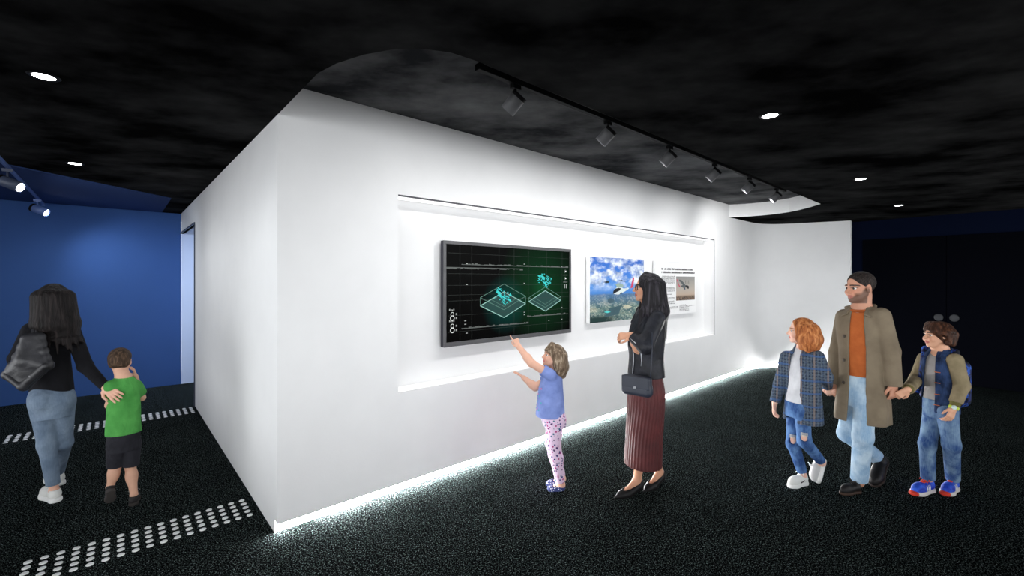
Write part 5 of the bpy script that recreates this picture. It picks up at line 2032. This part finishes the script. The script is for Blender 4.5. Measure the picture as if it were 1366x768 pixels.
# ---------------- woman walking away at left
def mother():
    F = Figure('person: woman seen from behind with long dark hair, black sweater and grey-blue jeans, walking away', 70, 3.34, 184, 192, .80)
    J = F.J
    rt, ft = F.r, F.f
    neck = J(69, 420)
    torso = F.secs([(70, 416, .052, .055), (69, 424, .085, .065), (68, 434, .128, .082), (67, 450, .132, .095), (67, 480, .118, .092), (67, 505, .122, .098), (68, 525, .142, .115), (69, 545, .13, .11)])
    shR, elR, wrR = J(96, 441, .12), J(114, 488, .02, .0), J(141, 516, -.14, .0)
    shL, elL, wrL = J(41, 440, -.125), J(22, 478, -.15, .02), J(28, 506, -.13, .10)
    hipL, hipR = J(58, 538, -.065), J(82, 538, .065)
    # near leg stands behind, far leg steps ahead
    heelL = F.floor(77, 670)
    toeL = heelL + unit(F.floor(64, 664) - heelL) * .245
    ankL = heelL + unit(toeL - heelL) * .06 + DZ * .09
    knL = J(63, 593, -.05, .03)
    D2 = 3.62
    heelR = F.floor(82, 647.5)
    heelR[2] = .0
    toeR = heelR + unit(toeL - heelL) * .245
    ankR = heelR + unit(toeR - heelR) * .06 + DZ * .09
    knR = J(85, 590, .05, .08)
    S = Solid(.0045)
    F.head(S, J(72, 399.5, 0, 0), .222, 0, neck=neck, skin=SK_LIGHT, lips=rgb(170, 100, 92), brow=rgb(40, 30, 26), neck_r=.22)
    S.add(stack(torso, rt, ft), .03)
    F.arm(S, shR, elR, wrR, (.040, .034, .023))
    F.arm(S, shL, elL, wrL, (.040, .034, .023))
    F.hand(S, wrR, unit(J(157, 530, -.20) - wrR), unit(ft * .9 - DZ * .2), .165, -1, (12, 18, 14), thumb_in=.2)
    F.hand(S, wrL, unit(ft * .6 + DZ * .2 + rt * .5), -DZ, .16, 1, (40, 50, 30))
    F.leg(S, hipL, knL, ankL, (.075, .05, .033))
    F.leg(S, hipR, knR, ankR, (.075, .05, .033))
    S.add(ball(ankL - DZ * .02, .031), .02).add(ball(ankR - DZ * .02, .031), .02)
    sculpt(S, 'body', M_SKIN, F.root, 1, F.tint)
    F.eyes()
    P, Hh, R = F.P, F.Hh, F.R
    S = Solid(.005)
    S.add(egg(P(0, -.09, .66), (.375 * Hh, .45 * Hh, .40 * Hh), R))
    for i, x in enumerate(np.linspace(-1, 1, 11)):
        a = x * 1.5
        top = P(.37 * math.sin(a), -.12 - .36 * math.cos(a), .60)
        mid = P(.42 * math.sin(a) + .06, -.16 - .40 * math.cos(a), -.30)
        bot = P(.34 * math.sin(a) + .20 + .08 * x, -.20 - .40 * math.cos(a), -.86 - .22 * x + .10 * math.sin(i * 1.9))
        S.add(cone(top, mid, .13 * Hh, .15 * Hh), .05)
        S.add(cone(mid, bot, .15 * Hh, .06 * Hh), .03)
    for i in range(13):                                 # loose ends of different length
        x = -1 + i / 6.0
        p = P(.36 * math.sin(x * 1.3) + .20 + .1 * x, -.30 - .40 * math.cos(x * 1.3), -.80)
        S.add(cone(p, p - DZ * Hh * (.30 + .26 * math.sin(i * 2.7) + .18 * x) + rt * .03 * (x + .4), .055 * Hh, .018 * Hh), .02)
    S.cut(egg(P(0, .40, .40), (.29 * Hh, .30 * Hh, .42 * Hh), R), .012)
    sculpt(S, 'hair', hair_mat('dark_brown_long_hair', rgb(11, 9, 9), rgb(24, 20, 20), rgb(46, 40, 39), (55, 55, 4), .5), F.root)
    # sweater
    sw = F.secs([(69.5, 417, .060, .062), (69, 424, .096, .075), (68, 433, .138, .092), (67, 450, .146, .108), (67.5, 480, .138, .108), (69, 505, .142, .114), (70, 527, .152, .126)])
    zt, zb = J(0, 419)[2], J(0, 525)[2]
    S = Solid(.005)
    wob = lambda th, z: 1 + .02 * np.sin(th * 6 + z * 14)
    S.add(stack(sw, rt, ft, zt, zb, 2.2, wob))
    for sh, el, wr in ((shR, elR, wrR), (shL, elL, wrL)):
        S.add(tube_sleeve([sh, el, wr], (.064, .057, .040), .02, end=0, hollow=.028), .03)
    S.cut(stack(grow(sw, -.012), rt, ft, zb + .03, zb - .05, 2.2))
    sculpt(S, 'sweater', cloth('black_knit', rgb(25, 25, 29), rgb(17, 17, 20), .9, wrinkle=.6, scale=6), F.root)
    S = Solid(.005)
    S.add(stack(F.secs([(67, 508, .126, .100), (69, 525, .150, .124), (70, 545, .145, .125), (70, 556, .13, .115)]), rt, ft))
    S.add(ball(J(58, 533, -.07, -.035), .082), .04).add(ball(J(81, 533, .065, -.035), .082), .04)
    for hip, kn, an in ((hipL, knL, ankL), (hipR, knR, ankR)):
        S.add(tube_sleeve([hip, kn, an], (.098, .066, .049), .03, end=.035), .02)
    jn = sculpt(S, 'jeans', denim('grey_blue_denim', rgb(92, 108, 128), rgb(126, 142, 160), 6), F.root)
    m1, m2 = shoe(F, heelL, toeL, M_WSHOE, M_WSOLE, None, .075, M_WSOLE, .028), shoe(F, heelR, toeR, M_WSHOE, M_WSOLE, None, .075, M_WSOLE, .028)
    # shoulder bag on her left, behind the arm
    ax = unit(rt * .9 - ft * .1)
    c0 = J(39, 494, -.135, -.17)
    top = J(48, 440, -.090, -.115)
    B = thing('shoulder_bag', 'black leather bucket bag on the left shoulder of the woman walking away', 'handbag', c0 - DZ * .15)
    nb = unit(np.cross(ax, DZ))
    if nb @ F.toc < 0:
        nb = -nb
    pl = lambda px, py, d: J(px, py, -.11, -.13) + nb * d
    # trapezoid body drawn in at the top
    S = Solid(.005)
    A, Bq, Cq, Dq, Eq = J(12, 499, -.17, -.17), J(33, 514, -.13, -.19), J(63, 487, -.08, -.19), J(52, 450, -.09, -.15), J(37, 452, -.12, -.15)
    ctr = (A + Bq + Cq + Dq + Eq) / 5
    for a, b in ((A, Bq), (Bq, Cq), (Cq, Dq), (Dq, Eq), (Eq, A)):
        for k in np.linspace(0, 1, 5):
            p = a + (b - a) * k
            S.add(cone(p, ctr, .034, .062), .02)
    mbl = NT('black_bag_leather', .45, .45)
    mbl.color(mbl.ramp(mbl.noise(10, 3).outputs[0], [(.35, rgb(29, 29, 32)), (.65, rgb(45, 45, 49))]))
    mbl.bump(mbl.noise(12, 3).outputs[0], .4, .02)
    bb = sculpt(S, 'bag_body', mbl.m, B, 2)
    S = Solid(.005)
    S.add(cone(A + nb * .025, Bq + nb * .03, .024, .026), .01).add(cone(Bq + nb * .03, Cq + nb * .025, .026, .024), .01)
    sculpt(S, 'bottom_gusset', mbl.m, bb, 1)
    m = MB()
    m.tube([Dq, J(50, 446, -.085, -.125), J(49, 439, -.085, -.10), J(48.5, 433, -.085, -.065), J(48, 431, -.085, -.025), J(48, 434, -.085, .02)], .010, 10)
    m.tube([Eq, J(43, 447, -.10, -.125), J(45, 439, -.10, -.10), J(46, 433, -.095, -.06), J(46, 431.5, -.095, -.02), J(46, 435, -.095, .02)], .009, 10)
    m.build('strap', mbl.m, B, True)
    md = plain('bag_stud', rgb(150, 150, 154), .4, .4, .1)
    for px, py in ((24, 505), (34, 509), (45, 500)):
        p = J(px, py, -.12, -.18) + nb * .058
        MB().lathe(p - nb * .012, nb, [(.006, 0), (.006, .014), (.0, .016)], 12).build('stud', md, bb, True)
    pass
    return F


# ---------------- small boy in the green shirt
def child(Mo):
    F = Figure('person: small boy seen from behind in green t-shirt and dark shorts', 165, 3.34, 190, 176, .84)
    J = F.J
    rt, ft = F.r, F.f
    neck = J(165, 503)
    torso = F.secs([(165, 500, .042, .044), (165, 506, .075, .058), (165, 513, .098, .070), (165, 530, .102, .078), (165, 555, .102, .085), (165, 575, .106, .09), (165, 592, .10, .085)])
    shR, elR, wrR = J(181, 515, .095), J(189, 530, .125, .09), J(181, 502, .12, .15)
    shL, elL, wrL = J(149, 515, -.095), J(146, 540, -.11, .08), J(158, 535, -.03, .17)
    hipL, hipR = J(154, 590, -.06), J(177, 590, .06)
    heelR = F.floor(178, 675)
    toeR = heelR + unit(ft * 1 + rt * .15) * .17
    ankR = heelR + unit(toeR - heelR) * .045 + DZ * .075
    knR = J(174, 622, .05, .015)
    # left foot pushes off: heel up, toe on the floor
    toeL = F.floor(147, 671)
    heelL = J(148, 652, -.06, -.06)
    heelL = toeL + unit(heelL - toeL) * .16
    ankL = heelL + unit(toeL - heelL) * .03 + unit(ft + DZ * .9) * .055
    knL = J(154, 622, -.05, .05)
    S = Solid(.004)
    F.head(S, J(160.5, 481, 0, .01), .190, 2, neck=neck, skin=rgb(212, 164, 138), lips=rgb(190, 110, 100), brow=rgb(70, 50, 36), child=True, neck_r=.22)
    S.add(stack(torso, rt, ft), .02)
    F.arm(S, shR, elR, wrR, (.032, .028, .020))
    F.arm(S, shL, elL, wrL, (.032, .028, .020))
    F.hand(S, wrR, unit(J(178, 490, .10, .13) - wrR), unit(-rt + ft * .1), .11, 1, (14, 18, 14))
    F.hand(S, wrL, unit(rt + DZ * .3), -ft, .11, -1, (25, 30, 20))
    F.leg(S, hipL, knL, ankL, (.055, .040, .027))
    F.leg(S, hipR, knR, ankR, (.055, .040, .027))
    S.add(ball(ankR - DZ * .02, .024), .02).add(ball(ankL - DZ * .01, .024), .02)
    for kn, an in ((knL, ankL), (knR, ankR)):
        m_ = kn + (an - kn) * .33
        S.add(egg(m_ - ft * .012, (.036, .036, .062)), .02)
    sculpt(S, 'body', M_SKIN, F.root, 1, F.tint)
    F.eyes()
    P, Hh, R = F.P, F.Hh, F.R
    S = Solid(.004)
    S.add(egg(P(0, -.085, .655), (.365 * Hh, .44 * Hh, .39 * Hh), R))
    S.add(egg(P(0, -.24, .42), (.29 * Hh, .24 * Hh, .26 * Hh), R), .03)
    S.cut(egg(P(0, .36, .45), (.285 * Hh, .27 * Hh, .36 * Hh), R), .01)
    S.cut(half(P(0, -.2, .24), R[:, 2] + R[:, 1] * .35), .015)
    for sx in (-1, 1):
        S.cut(egg(P(sx * .37, -.02, .42), (.08 * Hh, .13 * Hh, .17 * Hh), R), .01)
    sculpt(S, 'hair', hair_mat('mid_brown_hair', rgb(42, 32, 25), rgb(70, 54, 42), rgb(104, 82, 64), (80, 80, 22), .55), F.root)
    sh_ = F.secs([(165, 501, .050, .052), (165, 506, .086, .068), (165, 512, .112, .082), (165, 530, .116, .094), (165, 555, .119, .102), (165, 577, .126, .110)])
    zt, zb = J(0, 502)[2], J(0, 577)[2]
    S = Solid(.0045)
    wob = lambda th, z: 1 + .014 * np.sin(th * 5 + z * 30)
    S.add(stack(sh_, rt, ft, zt, zb, 2.2, wob))
    for sh, el in ((shR, elR), (shL, elL)):
        d = unit(el - sh)
        S.add(cone(sh, sh + d * .09, .046, .048), .02)
        S.cut(both(half(sh + d * .085, -d), ball(sh + d * .12, .06)))
    S.cut(cone(neck - DZ * .006 + ft * .006, P(0, -.08, .3), .044, .046), .006)
    S.cut(stack(grow(sh_, -.010), rt, ft, zb + .03, zb - .05, 2.2))
    sculpt(S, 't_shirt', cloth('green_cotton', rgb(84, 158, 78), rgb(64, 134, 62), .9, wrinkle=.6, scale=9), F.root)
    S = Solid(.0045)
    S.add(stack(F.secs([(165, 570, .112, .098), (165, 590, .118, .102), (165, 600, .11, .095)]), rt, ft))
    for hip, kn in ((hipL, knL), (hipR, knR)):
        S.add(tube_sleeve([hip, kn], (.064, .065), .03, end=.010), .008)
    sculpt(S, 'shorts', cloth('dark_slate_cotton', rgb(46, 46, 52), rgb(34, 34, 39), .9, wrinkle=.6, scale=9), F.root)
    # dark sleeve band above the raised elbow and sandals
    mk = plain('charcoal_strap', rgb(40, 38, 38), .7)
    shoe(F, heelR, toeR, mk, plain('charcoal_sole', rgb(46, 42, 40), .8), None, .055, plain('grey_lace', rgb(96, 92, 92)), .020, 1.05)
    shoe(F, heelL, toeL, mk, plain('worn_grey_sole', rgb(70, 66, 64), .8), None, .055, None, .020, 1.05)
    return F


M_ = man()
girl(M_)
boy(M_)
woman()
toddler()
MO_ = mother()
child(MO_)
